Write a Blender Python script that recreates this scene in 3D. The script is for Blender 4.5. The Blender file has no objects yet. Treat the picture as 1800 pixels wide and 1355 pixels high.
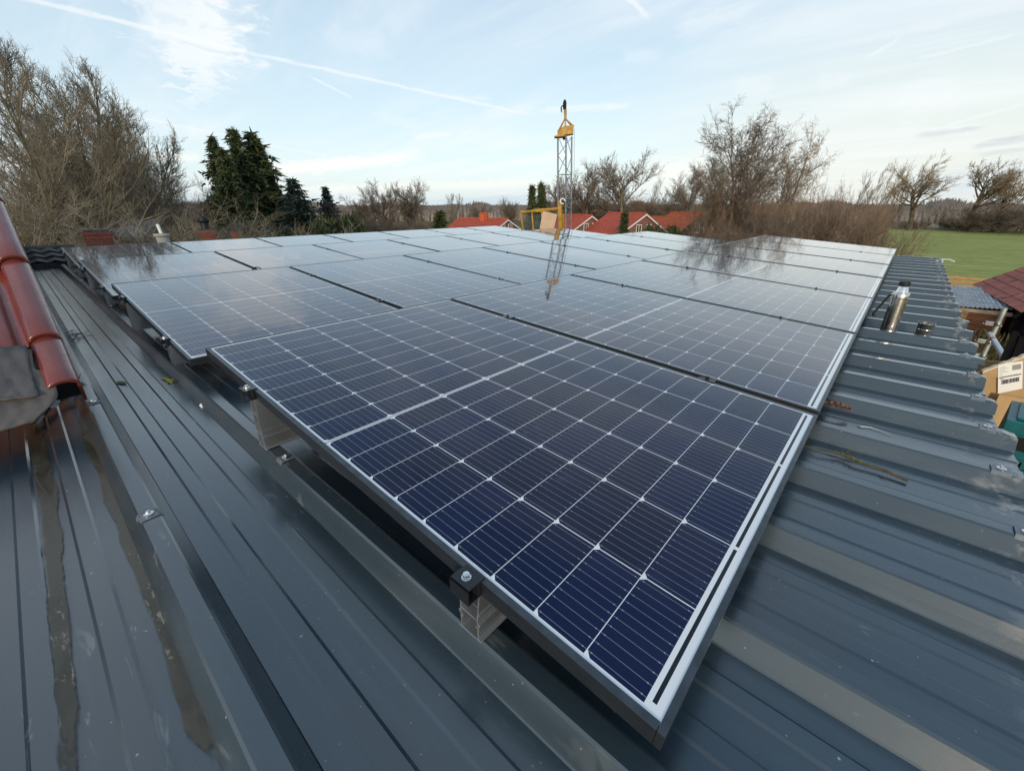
import bpy, math, random
import numpy as np
from mathutils import Vector, Matrix, Euler
R = math.radians
random.seed(7); np.random.seed(7)
scene = bpy.context.scene
COL = scene.collection

# ---------------------------------------------------------------- camera
CAM = np.array([1.7797, -0.3472, 0.4679])
CR = np.array([0.74830668, 0.66334939, -0.00216941])
CU = np.array([-0.25932651, 0.29554627, 0.91945754])
CF = np.array([-0.61056275, 0.68747363, -0.39318333])
FPX = 740.47
cd = bpy.data.cameras.new('camera'); cam = bpy.data.objects.new('camera', cd); COL.objects.link(cam)
cam.matrix_world = Matrix(((CR[0], CU[0], -CF[0], CAM[0]), (CR[1], CU[1], -CF[1], CAM[1]), (CR[2], CU[2], -CF[2], CAM[2]), (0, 0, 0, 1)))
cd.sensor_width = 36; cd.lens = FPX / 1800 * 36; cd.clip_start = 0.02; cd.clip_end = 3000
scene.camera = cam
scene.view_settings.view_transform = 'Standard'; scene.view_settings.look = 'None'
scene.view_settings.gamma = 1; scene.view_settings.exposure = 0.22

def ray(u, v):
    d = CF + CR * ((u - 900) / FPX) - CU * ((v - 677.5) / FPX)
    return d / np.linalg.norm(d)
def spot(u, v, dist):
    """world point seen at photo pixel (u, v) at a horizontal distance"""
    d = ray(u, v); h = math.hypot(d[0], d[1])
    return CAM + d * (dist / h)

# ---------------------------------------------------------------- node helper
class NB:
    def __init__(s, nt):
        s.nt = nt; s.n = nt.nodes; s.l = nt.links
    def node(s, t, **kw):
        n = s.n.new(t)
        for k, v in kw.items(): setattr(n, k, v)
        return n
    def put(s, inp, v):
        if v is None: return
        if isinstance(v, bpy.types.NodeSocket): s.l.new(v, inp)
        else:
            if inp.type == 'RGBA' and len(v) == 3: v = (*v, 1)
            inp.default_value = v
    def m(s, op, a, b=None, c=None, clamp=False):
        n = s.node('ShaderNodeMath', operation=op, use_clamp=clamp)
        s.put(n.inputs[0], a); s.put(n.inputs[1], b); s.put(n.inputs[2], c)
        return n.outputs[0]
    def vm(s, op, a, b=None):
        n = s.node('ShaderNodeVectorMath', operation=op); s.put(n.inputs[0], a); s.put(n.inputs[1], b)
        return n.outputs['Value'] if op in ('DOT_PRODUCT', 'LENGTH') else n.outputs[0]
    def mix(s, f, a, b, mode='MIX'):
        n = s.node('ShaderNodeMix', data_type='RGBA', blend_type=mode)
        s.put(n.inputs[0], f); s.put(n.inputs[6], a); s.put(n.inputs[7], b)
        return n.outputs[2]
    def ramp(s, v, lo, hi, a=0.0, b=1.0, smooth=True):
        n = s.node('ShaderNodeMapRange', interpolation_type='SMOOTHSTEP' if smooth else 'LINEAR')
        s.put(n.inputs[0], v); s.put(n.inputs[1], lo); s.put(n.inputs[2], hi); s.put(n.inputs[3], a); s.put(n.inputs[4], b)
        return n.outputs[0]
    def noise(s, vec, scale, detail=3, rough=0.5, dist=0.0):
        n = s.node('ShaderNodeTexNoise'); s.put(n.inputs['Vector'], vec)
        n.inputs['Scale'].default_value = scale; n.inputs['Detail'].default_value = detail
        n.inputs['Roughness'].default_value = rough; n.inputs['Distortion'].default_value = dist
        return n.outputs[0]
    def mapping(s, vec, scale=(1, 1, 1), loc=(0, 0, 0), rot=(0, 0, 0)):
        n = s.node('ShaderNodeMapping'); s.put(n.inputs[0], vec)
        n.inputs['Scale'].default_value = scale; n.inputs['Location'].default_value = loc; n.inputs['Rotation'].default_value = rot
        return n.outputs[0]
    def bump(s, h, strength, dist=0.01):
        n = s.node('ShaderNodeBump'); n.inputs['Strength'].default_value = strength; n.inputs['Distance'].default_value = dist
        s.put(n.inputs['Height'], h); return n.outputs[0]

# ---------------------------------------------------------------- sky and sun
SUN_EL = 13.0
SUN_AZ = math.atan2(0.55, -0.83)                       # compass angle from +Y towards +X
sund = np.array([math.sin(SUN_AZ) * math.cos(R(SUN_EL)), math.cos(SUN_AZ) * math.cos(R(SUN_EL)), math.sin(R(SUN_EL))])
SKY = 0.15
def build_world():
    w = bpy.data.worlds.new('World'); scene.world = w; w.use_nodes = True
    nt = w.node_tree; nt.nodes.clear(); b = NB(nt)
    out = b.node('ShaderNodeOutputWorld'); bg = b.node('ShaderNodeBackground'); bg.inputs[1].default_value = SKY
    b.l.new(bg.outputs[0], out.inputs[0])
    sk = b.node('ShaderNodeTexSky', sky_type='NISHITA'); sk.sun_disc = False
    sk.sun_elevation = R(SUN_EL); sk.sun_rotation = SUN_AZ
    sk.air_density = 1.0; sk.dust_density = 1.2; sk.ozone_density = 1.0
    tc = b.node('ShaderNodeTexCoord'); D = b.vm('NORMALIZE', tc.outputs['Generated'])
    sep = b.node('ShaderNodeSeparateXYZ'); b.l.new(D, sep.inputs[0])
    z = b.m('MAXIMUM', sep.outputs[2], 0.0)
    c = b.mix(1.0, sk.outputs[0], (1.55, 1.42, 1.30), 'MULTIPLY')
    K = 1 / SKY
    # thin high veil: pale everywhere, whiter towards the horizon
    veil = b.mix(b.ramp(z, 0.02, 0.80), (0.60 * K, 0.74 * K, 0.83 * K), (0.215 * K, 0.365 * K, 0.555 * K))
    c = b.mix(0.80, c, veil)
    # warm, cream-coloured band low on the north-east side
    cr = b.vm('DOT_PRODUCT', D, tuple(ray(1750, 300)))
    cream = b.m('MULTIPLY', b.ramp(cr, 0.80, 1.0), b.ramp(z, 0.42, 0.03))
    c = b.mix(b.m('MULTIPLY', cream, 0.75), c, (0.78 * K, 0.79 * K, 0.715 * K))
    white = (0.84 * K, 0.87 * K, 0.885 * K)
    # cirrus sheets, laid out on a flat layer overhead
    zz = b.m('ADD', z, 0.12)
    px = b.m('DIVIDE', sep.outputs[0], zz); py = b.m('DIVIDE', sep.outputs[1], zz)
    cv = b.node('ShaderNodeCombineXYZ'); b.l.new(px, cv.inputs[0]); b.l.new(py, cv.inputs[1])
    n1 = b.noise(b.mapping(cv.outputs[0], (0.35, 1.3, 1), (3.1, 0.4, 0), (0, 0, R(38))), 1.1, 8, 0.62, 0.6)
    n2 = b.noise(b.mapping(cv.outputs[0], (0.9, 0.5, 1), (7.7, 2.4, 0), (0, 0, R(20))), 0.5, 3, 0.5)
    cir = b.m('MULTIPLY', b.ramp(n1, 0.38, 0.74), b.ramp(n2, 0.36, 0.62, 0.3, 1.0))
    c = b.mix(b.m('MULTIPLY', cir, 0.85), c, white)
    fine = b.noise(b.mapping(cv.outputs[0], (2.2, 2.2, 2.2)), 3.0, 8, 0.65, 0.4)
    def frame(u, v, u2, v2):
        C0 = ray(u, v); T = ray(u2, v2) - C0; T = T - C0 * T.dot(C0); T /= np.linalg.norm(T); S = np.cross(C0, T)
        k = b.vm('DOT_PRODUCT', D, tuple(C0))
        ka = b.m('MAXIMUM', k, 0.05)
        a = b.m('DIVIDE', b.vm('DOT_PRODUCT', D, tuple(T)), ka); s_ = b.m('DIVIDE', b.vm('DOT_PRODUCT', D, tuple(S)), ka)
        e = ray(u2, v2); L = e.dot(T) / e.dot(C0)
        return a, s_, b.ramp(k, 0.06, 0.12), L
    def patch(u, v, u2, v2, half, amount, soft=0.5, ratio=None, tint=white, tail=False):
        """a wisp from (u, v) towards (u2, v2); half = half width in radians"""
        nonlocal c
        a, s_, ok, L = frame((u + u2) / 2, (v + v2) / 2, u2, v2)
        wob = b.m('MULTIPLY', b.m('SUBTRACT', fine, 0.5), half * 2.2)
        s2 = b.m('ABSOLUTE', b.m('ADD', s_, wob))
        hw = half
        if tail: hw = b.ramp(a, -L, L, half, half * 0.12, False)
        m_ = b.m('SUBTRACT', 1.0, b.m('DIVIDE', s2, hw)); m_ = b.ramp(m_, 0.0, soft)
        al = b.m('ABSOLUTE', b.m('ADD', a, b.m('MULTIPLY', wob, 0.8)))
        end = b.ramp(al, L, L * 0.55)
        f = b.m('MULTIPLY', b.m('MULTIPLY', m_, end), b.m('MULTIPLY', ok, b.ramp(fine, 0.22, 0.62, amount * 0.45, amount)))
        c = b.mix(f, c, tint)
    # big triangular wisp, upper left
    patch(300, -140, 362, 205, 0.150, 0.80, 0.75, tail=True)
    patch(380, -60, 392, 150, 0.065, 0.6, 0.9)
    patch(250, 20, 330, 110, 0.05, 0.5, 0.9)
    # contrails
    patch(20, -8, 440, 94, 0.0045, 0.65, 0.8)
    patch(360, 76, 985, 214, 0.0042, 0.62, 0.8)
    patch(540, 133, 625, 175, 0.0030, 0.55, 0.9)
    patch(210, 200, 620, 285, 0.0025, 0.45, 0.9)
    patch(1095, -8, 1145, 34, 0.0055, 0.6, 0.8)
    patch(1515, 108, 1590, 62, 0.0045, 0.45, 0.9)
    patch(1590, 110, 1810, 55, 0.0042, 0.40, 0.9)
    patch(1640, 228, 1820, 178, 0.0038, 0.35, 0.9)
    # low streaks above the trees
    patch(430, 305, 760, 272, 0.016, 0.85, 0.8, tint=(0.93 * K, 0.92 * K, 0.86 * K))
    patch(720, 240, 800, 236, 0.008, 0.6, 0.9)
    patch(930, 195, 1110, 186, 0.009, 0.5, 0.9)
    patch(260, 278, 360, 276, 0.010, 0.6, 0.9, tint=(0.94 * K, 0.91 * K, 0.82 * K))
    patch(480, 335, 1000, 320, 0.012, 0.5, 0.9, tint=(0.92 * K, 0.91 * K, 0.83 * K))
    patch(1130, 310, 1260, 292, 0.030, 0.6, 0.9, tint=(0.92 * K, 0.91 * K, 0.84 * K))
    patch(740, 365, 960, 350, 0.016, 0.75, 0.5, tint=(0.55 * K, 0.64 * K, 0.73 * K))
    for q in ((790, 168, 870, 176, .010, .45), (840, 205, 950, 188, .014, .5), (1060, 190, 1112, 184, .008, .6), (1280, 150, 1370, 152, .022, .4), (1430, 150, 1500, 140, .016, .45), (1090, 105, 1170, 96, .02, .35),
              (560, 60, 700, 95, .03, .35), (1180, 60, 1330, 20, .03, .35), (1560, 200, 1700, 150, .05, .4), (650, 200, 760, 230, .012, .35)):
        patch(*q[:5], q[5] * 0.7, 1.0)
    grey = (0.55 * K, 0.60 * K, 0.64 * K)
    patch(1595, 242, 1740, 222, 0.0055, 0.6, 0.9, tint=grey)
    patch(1690, 262, 1860, 232, 0.0075, 0.7, 0.9, tint=grey)
    patch(1700, 275, 1840, 258, 0.0050, 0.5, 0.9, tint=grey)
    patch(1560, 345, 1830, 300, 0.032, 0.55, 0.8, tint=(0.56 * K, 0.64 * K, 0.72 * K))
    b.put(bg.inputs[0], c)
build_world()
sl = bpy.data.lights.new('sun', 'SUN'); sl.energy = 1.85; sl.angle = R(9); sl.color = (1.0, 0.85, 0.64)
so = bpy.data.objects.new('sun', sl); COL.objects.link(so)
so.rotation_euler = Vector(sund).to_track_quat('Z', 'Y').to_euler()

# ---------------------------------------------------------------- materials
def mat(name, color, rough=0.6, metal=0.0, spec=0.5, coat=0.0, coat_rough=0.05, var=0.0, scale=8.0, bump=0.0, bscale=60.0, emit=None, stretch=(1, 1, 1)):
    m_ = bpy.data.materials.new(name); m_.use_nodes = True
    b = NB(m_.node_tree); p = m_.node_tree.nodes['Principled BSDF']
    p.inputs['Base Color'].default_value = (*color, 1); p.inputs['Roughness'].default_value = rough
    p.inputs['Metallic'].default_value = metal; p.inputs['Specular IOR Level'].default_value = spec
    p.inputs['Coat Weight'].default_value = coat; p.inputs['Coat Roughness'].default_value = coat_rough
    tc = b.node('ShaderNodeTexCoord')
    if var:
        v = b.mapping(tc.outputs['Object'], stretch)
        n = b.noise(v, scale, 4, 0.6)
        lo = tuple(x * (1 - var) for x in color); hi = tuple(min(1, x * (1 + var)) for x in color)
        b.put(p.inputs['Base Color'], b.mix(b.ramp(n, 0.3, 0.7), lo, hi))
    if bump:
        b.put(p.inputs['Normal'], b.bump(b.noise(b.mapping(tc.outputs['Object'], stretch), bscale, 4, 0.6), bump))
    return m_
M = {}
M['alu'] = mat('aluminium', (0.66, 0.68, 0.70), 0.30, 0.92)
M['zinc'] = mat('galvanised_steel', (0.55, 0.57, 0.58), 0.38, 1.0, var=0.25, scale=14)
M['bolt'] = mat('bright_bolt_steel', (0.78, 0.78, 0.77), 0.25, 1.0)
M['black_anod'] = mat('black_anodised', (0.013, 0.015, 0.018), 0.33, 0.0, 0.5)
M['edge'] = mat('cut_sheet_edge', (0.72, 0.73, 0.72), 0.5, 0.3)
M['rubber'] = mat('black_rubber', (0.012, 0.012, 0.013), 0.7, 0, 0.25)
M['cable'] = mat('black_cable', (0.012, 0.012, 0.013), 0.45)
M['backsheet'] = mat('panel_backsheet', (0.06, 0.06, 0.065), 0.6)
M['steel'] = mat('brushed_steel', (0.60, 0.57, 0.52), 0.27, 1.0, var=0.07, scale=26, stretch=(1, 1, 0.05))
M['steel_bright'] = mat('polished_steel', (0.78, 0.76, 0.72), 0.16, 1.0)
M['steel_dull'] = mat('dull_steel', (0.44, 0.425, 0.40), 0.24, 1.0, var=0.15, scale=40)
M['plastic_black'] = mat('black_plastic', (0.009, 0.009, 0.010), 0.55, 0, 0.35)
M['teal'] = mat('teal_plastic', (0.005, 0.118, 0.135), 0.42, var=0.12, scale=20, bump=0.06, bscale=300)
M['card'] = mat('cardboard', (0.42, 0.27, 0.125), 0.85, var=0.10, scale=5, bump=0.05, bscale=90)
M['card_pale'] = mat('pale_cardboard', (0.52, 0.37, 0.25), 0.85, var=0.07, scale=5)
M['card_edge'] = mat('torn_cardboard_edge', (0.68, 0.58, 0.44), 0.9)
M['paper'] = mat('label_paper', (0.78, 0.77, 0.74), 0.7)
M['ink'] = mat('label_ink', (0.03, 0.03, 0.03), 0.7)
M['ink_grey'] = mat('label_ink_grey', (0.28, 0.27, 0.26), 0.7)
M['yellow'] = mat('crane_yellow_paint', (0.44, 0.245, 0.025), 0.55, var=0.35, scale=6)
M['mast'] = mat('mast_steel', (0.20, 0.22, 0.25), 0.5, 0.6, var=0.2, scale=8)
M['jacket'] = mat('black_jacket_cloth', (0.008, 0.008, 0.010), 0.9, 0, 0.1, var=0.3, scale=30, bump=0.3, bscale=50)
M['trouser'] = mat('dark_trouser_cloth', (0.008, 0.008, 0.010), 0.9, 0, 0.1)
M['skin'] = mat('skin', (0.50, 0.30, 0.22), 0.55)
M['hair'] = mat('dark_hair', (0.02, 0.015, 0.01), 0.6)
M['wood'] = mat('weathered_timber', (0.46, 0.28, 0.125), 0.8, var=0.3, scale=6, stretch=(0.3, 1, 4))
M['wood_red'] = mat('red_brown_timber', (0.34, 0.13, 0.06), 0.8, var=0.3, scale=6, stretch=(0.3, 1, 4))
M['plank'] = mat('scaffold_timber', (0.38, 0.30, 0.20), 0.85, var=0.25, scale=5, stretch=(1, 0.1, 1))
M['whitewood'] = mat('white_painted_wood', (0.78, 0.76, 0.72), 0.6)
M['winglass'] = mat('window_glass', (0.03, 0.035, 0.04), 0.06, 0.0, 0.7)
M['leaf_brown'] = mat('dry_leaf', (0.24, 0.10, 0.045), 0.7, var=0.45, scale=40)
M['leaf_green'] = mat('wet_green_leaf', (0.13, 0.13, 0.03), 0.5, var=0.3, scale=60)
M['yellow_strap'] = mat('yellow_plastic', (0.72, 0.60, 0.02), 0.4)
M['twig'] = mat('twig_bark', (0.10, 0.075, 0.035), 0.8, var=0.4, scale=60)
M['moss'] = mat('twig_moss', (0.16, 0.17, 0.03), 0.9, var=0.3, scale=80)
M['dropping'] = mat('bird_dropping', (0.75, 0.74, 0.70), 0.8)
M['tube_white'] = mat('white_scaffold_tube', (0.55, 0.66, 0.72), 0.4, 0.3, var=0.1, scale=10)
M['tape_red'] = mat('red_tape', (0.62, 0.10, 0.06), 0.5)
M['pole_green'] = mat('old_galvanised_pole', (0.36, 0.40, 0.36), 0.5, 0.5, var=0.3, scale=12)
M['slate'] = mat('dark_concrete_tile', (0.042, 0.042, 0.04), 0.75, var=0.5, scale=9, bump=0.3, bscale=40)
M['flash'] = mat('lead_flashing', (0.085, 0.077, 0.074), 0.5, 0.0, 0.4, var=0.22, scale=7, bump=0.25, bscale=18)
M['flash_brown'] = mat('brown_flashing', (0.105, 0.090, 0.078), 0.55, 0.0, 0.4, var=0.22, scale=7, bump=0.25, bscale=18)
M['membrane'] = mat('black_membrane', (0.016, 0.016, 0.019), 0.38, 0.0, 0.6, bump=0.35, bscale=22)
M['plaster'] = mat('plaster_wall', (0.42, 0.40, 0.36), 0.9, var=0.1, scale=3)

def brick(name, c1, c2, mortar, sc=4.0):
    m_ = bpy.data.materials.new(name); m_.use_nodes = True; b = NB(m_.node_tree); p = m_.node_tree.nodes['Principled BSDF']
    tc = b.node('ShaderNodeTexCoord')
    g = b.node('ShaderNodeNewGeometry'); sp = b.node('ShaderNodeSeparateXYZ'); b.l.new(tc.outputs['Object'], sp.inputs[0])
    cv = b.node('ShaderNodeCombineXYZ'); b.l.new(b.m('ADD', sp.outputs[0], sp.outputs[1]), cv.inputs[0]); b.l.new(sp.outputs[2], cv.inputs[1])
    t = b.node('ShaderNodeTexBrick'); b.l.new(cv.outputs[0], t.inputs[0])
    for i, cc in ((1, c1), (2, c2), (3, mortar)): t.inputs[i].default_value = (*cc, 1)
    t.inputs['Scale'].default_value = sc; t.inputs['Mortar Size'].default_value = 0.02
    n = b.noise(tc.outputs['Object'], 2.5, 5, 0.6)
    b.put(p.inputs['Base Color'], b.mix(b.ramp(n, 0.35, 0.75, 0, 0.5), t.outputs[0], tuple(x * 0.35 for x in c1)))
    p.inputs['Roughness'].default_value = 0.85
    return m_
M['brick'] = brick('red_brick', (0.22, 0.055, 0.035), (0.16, 0.045, 0.03), (0.15, 0.12, 0.10), 4.5)
M['brick_house'] = brick('house_brick', (0.27, 0.10, 0.065), (0.21, 0.075, 0.05), (0.25, 0.2, 0.17), 3.0)

def tile_mat(name, col, rough, coat=0.0, var=0.25, moss=None):
    """glazed clay: colour only; the waves and courses are modelled"""
    m_ = bpy.data.materials.new(name); m_.use_nodes = True; b = NB(m_.node_tree); p = m_.node_tree.nodes['Principled BSDF']
    tc = b.node('ShaderNodeTexCoord')
    n = b.noise(tc.outputs['Object'], 3.0, 6, 0.65); n2 = b.noise(tc.outputs['Object'], 45.0, 4, 0.6)
    c = b.mix(b.ramp(n, 0.3, 0.7), tuple(x * (1 - var) for x in col), tuple(x * (1 + var) for x in col))
    c = b.mix(b.ramp(n2, 0.55, 0.8, 0, 0.35), c, tuple(x * 0.6 + 0.015 for x in col))
    if coat:
        lic = b.m('MULTIPLY', b.ramp(b.noise(tc.outputs['Object'], 30, 5, 0.7), 0.62, 0.70), b.ramp(b.noise(tc.outputs['Object'], 4.5, 3, 0.5), 0.52, 0.66))
        c = b.mix(b.m('MULTIPLY', lic, 0.55), c, (0.30, 0.27, 0.22))
    if moss: c = b.mix(b.ramp(b.noise(tc.outputs['Object'], 1.7, 7, 0.7), 0.58, 0.68), c, moss)
    b.put(p.inputs['Base Color'], c); b.put(p.inputs['Roughness'], b.ramp(n2, 0.3, 0.75, rough, min(1, rough + 0.22)))
    p.inputs['Coat Weight'].default_value = coat; p.inputs['Coat Roughness'].default_value = 0.12
    b.put(p.inputs['Normal'], b.bump(n2, 0.04))
    return m_
M['tile_glazed'] = tile_mat('red_glazed_tile', (0.175, 0.034, 0.024), 0.24, 0.6, 0.14)
M['tile_red'] = tile_mat('bright_red_tile', (0.40, 0.072, 0.038), 0.7)
M['tile_orange'] = tile_mat('orange_red_tile', (0.52, 0.115, 0.038), 0.75)
M['tile_old'] = tile_mat('old_red_tile', (0.42, 0.125, 0.085), 0.75, 0, 0.25, (0.10, 0.06, 0.045))

def sheet_mat():
    m_ = bpy.data.materials.new('anthracite_roof_sheet'); m_.use_nodes = True; b = NB(m_.node_tree); p = m_.node_tree.nodes['Principled BSDF']
    tc = b.node('ShaderNodeTexCoord'); P = tc.outputs['Object']
    base = (0.031, 0.049, 0.060)
    n1 = b.noise(b.mapping(P, (0.5, 3.0, 1)), 2.2, 6, 0.62)              # rain streaks along the ribs
    c = b.mix(b.ramp(n1, 0.3, 0.75), tuple(x * 0.86 for x in base), tuple(x * 1.22 for x in base))
    # chalky scuffs: short scratches across the ribs, gathered in patches
    sc = b.noise(b.mapping(P, (5, 26, 5), (0, 0, 0), (0, 0, R(32))), 1.5, 3, 0.55, 0.8)
    pt = b.noise(P, 1.5, 3, 0.55)
    scf = b.m('MULTIPLY', b.ramp(sc, 0.63, 0.72), b.ramp(pt, 0.46, 0.64))
    sx = b.node('ShaderNodeSeparateXYZ'); b.l.new(P, sx.inputs[0])
    near = b.ramp(sx.outputs[1], -3.28, -3.42)                         # walked-on valleys beside the tiled verge
    c = b.mix(b.m('MULTIPLY', scf, b.m('ADD', 0.30, b.m('MULTIPLY', near, 0.40))), c, (0.30, 0.29, 0.27))
    dst = b.m('MULTIPLY', b.ramp(b.noise(b.mapping(P, (1.6, 14, 1)), 1.5, 5, 0.65), 0.50, 0.80), 0.10)
    c = b.mix(dst, c, (0.30, 0.29, 0.27))
    # muddy film left by dried puddles
    mud = b.m('MULTIPLY', b.ramp(b.noise(b.mapping(P, (0.9, 2.2, 1), (4, 1, 0)), 1.7, 7, 0.68), 0.50, 0.80), 0.05)
    c = b.mix(mud, c, (0.13, 0.115, 0.09))
    # white grit and dark specks
    vo = b.node('ShaderNodeTexVoronoi'); vo.inputs['Scale'].default_value = 26; b.put(vo.inputs['Vector'], P)
    pick = b.node('ShaderNodeTexWhiteNoise'); b.put(pick.inputs['Vector'], vo.outputs['Position'])
    grit = b.m('MULTIPLY', b.ramp(vo.outputs['Distance'], b.m('MULTIPLY', pick.outputs[0], 0.085), 0.02), b.ramp(pick.outputs[0], 0.74, 0.76))
    c = b.mix(b.m('MULTIPLY', grit, 0.8), c, (0.55, 0.54, 0.50))
    vo2 = b.node('ShaderNodeTexVoronoi'); vo2.inputs['Scale'].default_value = 90; b.put(vo2.inputs['Vector'], P)
    pk2 = b.node('ShaderNodeTexWhiteNoise'); b.put(pk2.inputs['Vector'], vo2.outputs['Position'])
    gr2 = b.m('MULTIPLY', b.ramp(vo2.outputs['Distance'], 0.16, 0.08), b.ramp(pk2.outputs[0], 0.93, 0.95))
    c = b.mix(b.m('MULTIPLY', gr2, 0.6), c, (0.36, 0.36, 0.34))
    # pale dirt gathered at the eaves end of the sheets
    ev = b.m('MULTIPLY', b.ramp(sx.outputs[0], 4.06, 4.20), b.ramp(b.noise(P, 15, 5, 0.65), 0.54, 0.66))
    c = b.mix(b.m('MULTIPLY', ev, 0.6), c, (0.36, 0.34, 0.30))
    b.put(p.inputs['Base Color'], c)
    fine = b.noise(P, 160, 3, 0.6)
    ro = b.m('ADD', b.ramp(n1, 0.25, 0.8, 0.17, 0.27), b.m('ADD', b.m('MULTIPLY', mud, 0.8), b.m('MULTIPLY', fine, 0.06)))
    b.put(p.inputs['Roughness'], ro)
    p.inputs['Specular IOR Level'].default_value = 0.9
    p.inputs['Coat Weight'].default_value = 0.6; p.inputs['Coat IOR'].default_value = 1.55; b.put(p.inputs['Coat Roughness'], b.ramp(n1, 0.25, 0.8, 0.12, 0.26))
    wav = b.noise(b.mapping(P, (1.2, 3.5, 1)), 1.6, 2, 0.4)
    b.put(p.inputs['Normal'], b.bump(b.m('ADD', b.m('MULTIPLY', wav, 1.0), b.m('MULTIPLY', fine, 0.02)), 0.30, 0.012))
    return m_
M['sheet'] = sheet_mat()
M['saddle'] = mat('coated_saddle_washer', (0.16, 0.175, 0.19), 0.4, 0.3, var=0.2, scale=30)
M['water'] = mat('standing_water', (0.035, 0.028, 0.014), 0.04, 0.0, 0.5)

# ---------------------------------------------------------------- mesh helper
class MB:
    def __init__(s): s.v = []; s.f = []; s.mi = []; s.mat = 0
    def face(s, idx): s.f.append(tuple(idx)); s.mi.append(s.mat)
    def add(s, vs, fs):
        o = len(s.v); s.v += [tuple(map(float, q)) for q in vs]
        for f in fs: s.face([i + o for i in f])
    def box(s, lo, hi, rot=None, piv=None):
        x0, y0, z0 = lo; x1, y1, z1 = hi
        vs = [(x0, y0, z0), (x1, y0, z0), (x1, y1, z0), (x0, y1, z0), (x0, y0, z1), (x1, y0, z1), (x1, y1, z1), (x0, y1, z1)]
        if rot is not None:
            pv = Vector(piv if piv is not None else ((x0 + x1) / 2, (y0 + y1) / 2, (z0 + z1) / 2)); e = Euler(rot).to_matrix()
            vs = [tuple(e @ (Vector(q) - pv) + pv) for q in vs]
        s.add(vs, [(0, 3, 2, 1), (4, 5, 6, 7), (0, 1, 5, 4), (1, 2, 6, 5), (2, 3, 7, 6), (3, 0, 4, 7)])
    def tube(s, pts, r, n=8, caps=True):
        pts = [Vector(p) for p in pts]; rs = r if hasattr(r, '__len__') else [r] * len(pts)
        rings = []; up = Vector((0.13, 0.21, 0.97))
        for i, p in enumerate(pts):
            d = (pts[min(i + 1, len(pts) - 1)] - pts[max(i - 1, 0)]).normalized()
            a = d.cross(up)
            if a.length < 1e-3: a = d.cross(Vector((1, 0, 0)))
            a.normalize(); c = d.cross(a)
            rings.append([p + (a * math.cos(2 * math.pi * k / n) + c * math.sin(2 * math.pi * k / n)) * rs[i] for k in range(n)])
        fs = []
        for i in range(len(pts) - 1):
            for k in range(n): fs.append((i * n + k, i * n + (k + 1) % n, (i + 1) * n + (k + 1) % n, (i + 1) * n + k))
        if caps: fs.append(tuple(range(n - 1, -1, -1))); fs.append(tuple((len(pts) - 1) * n + k for k in range(n)))
        s.add([q for rr in rings for q in rr], fs)
    def lathe(s, prof, c=(0, 0, 0), n=32, a0=0.0, a1=2 * math.pi):
        full = abs(a1 - a0 - 2 * math.pi) < 1e-6; m_ = n if full else n + 1
        vs = [(c[0] + r * math.cos(a0 + (a1 - a0) * k / n), c[1] + r * math.sin(a0 + (a1 - a0) * k / n), c[2] + z) for r, z in prof for k in range(m_)]
        fs = []
        for i in range(len(prof) - 1):
            for k in range(n):
                k2 = (k + 1) % m_
                fs.append((i * m_ + k, i * m_ + k2, (i + 1) * m_ + k2, (i + 1) * m_ + k))
        s.add(vs, fs)
    def prism(s, poly, y0, y1, axis='y'):
        """poly in the plane across the axis; closed solid"""
        n = len(poly)
        def P(a, c, t): return (a, t, c) if axis == 'y' else ((t, a, c) if axis == 'x' else (a, c, t))
        vs = [P(a, c, y0) for a, c in poly] + [P(a, c, y1) for a, c in poly]
        fs = [tuple(range(n)), tuple(range(2 * n - 1, n - 1, -1))] + [(i, i + n, (i + 1) % n + n, (i + 1) % n) for i in range(n)]
        s.add(vs, fs)
    def build(s, name, mats, parent=None, smooth=None, loc=None, bevel=0.0):
        me = bpy.data.meshes.new(name); me.from_pydata(s.v, [], s.f)
        mats = mats if isinstance(mats, (list, tuple)) else [mats]
        for m_ in mats: me.materials.append(m_)
        if len(mats) > 1: me.polygons.foreach_set('material_index', s.mi)
        o = bpy.data.objects.new(name, me); COL.objects.link(o)
        if smooth is not None:
            me.polygons.foreach_set('use_smooth', [True] * len(me.polygons)); me.set_sharp_from_angle(angle=R(smooth))
        me.update()
        if parent is not None: o.parent = parent
        if loc is not None: o.location = loc
        if bevel:
            bm = o.modifiers.new('bevel', 'BEVEL'); bm.width = bevel; bm.segments = 2; bm.limit_method = 'ANGLE'; bm.angle_limit = R(40)
        return o
def tag(o, label, cat, group=None, kind=None):
    if label: o['label'] = label
    if cat: o['category'] = cat
    if group: o['group'] = group
    if kind: o['kind'] = kind
    return o
def thing(name, label, cat, loc=(0, 0, 0), rot=(0, 0, 0), group=None):
    o = bpy.data.objects.new(name, None); COL.objects.link(o); o.location = loc; o.rotation_euler = rot
    o.empty_display_size = 0.2
    return tag(o, label, cat, group)
KIDS = {}
def dup(root, kids, loc, rot=None, scale=None, label=None, group=None):
    """kids: list of (part, [sub-parts])"""
    r = root.copy(); COL.objects.link(r); r.location = loc
    if rot is not None: r.rotation_euler = rot
    if scale is not None: r.scale = scale
    if label: r['label'] = label
    if group: r['group'] = group
    for k, subs in kids:
        c = k.copy(); COL.objects.link(c); c.parent = r
        for q in subs:
            d = q.copy(); COL.objects.link(d); d.parent = c
    return r
ORD = ['first', 'second', 'third', 'fourth', 'fifth', 'sixth', 'seventh', 'eighth']
#SECTIONS

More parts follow.
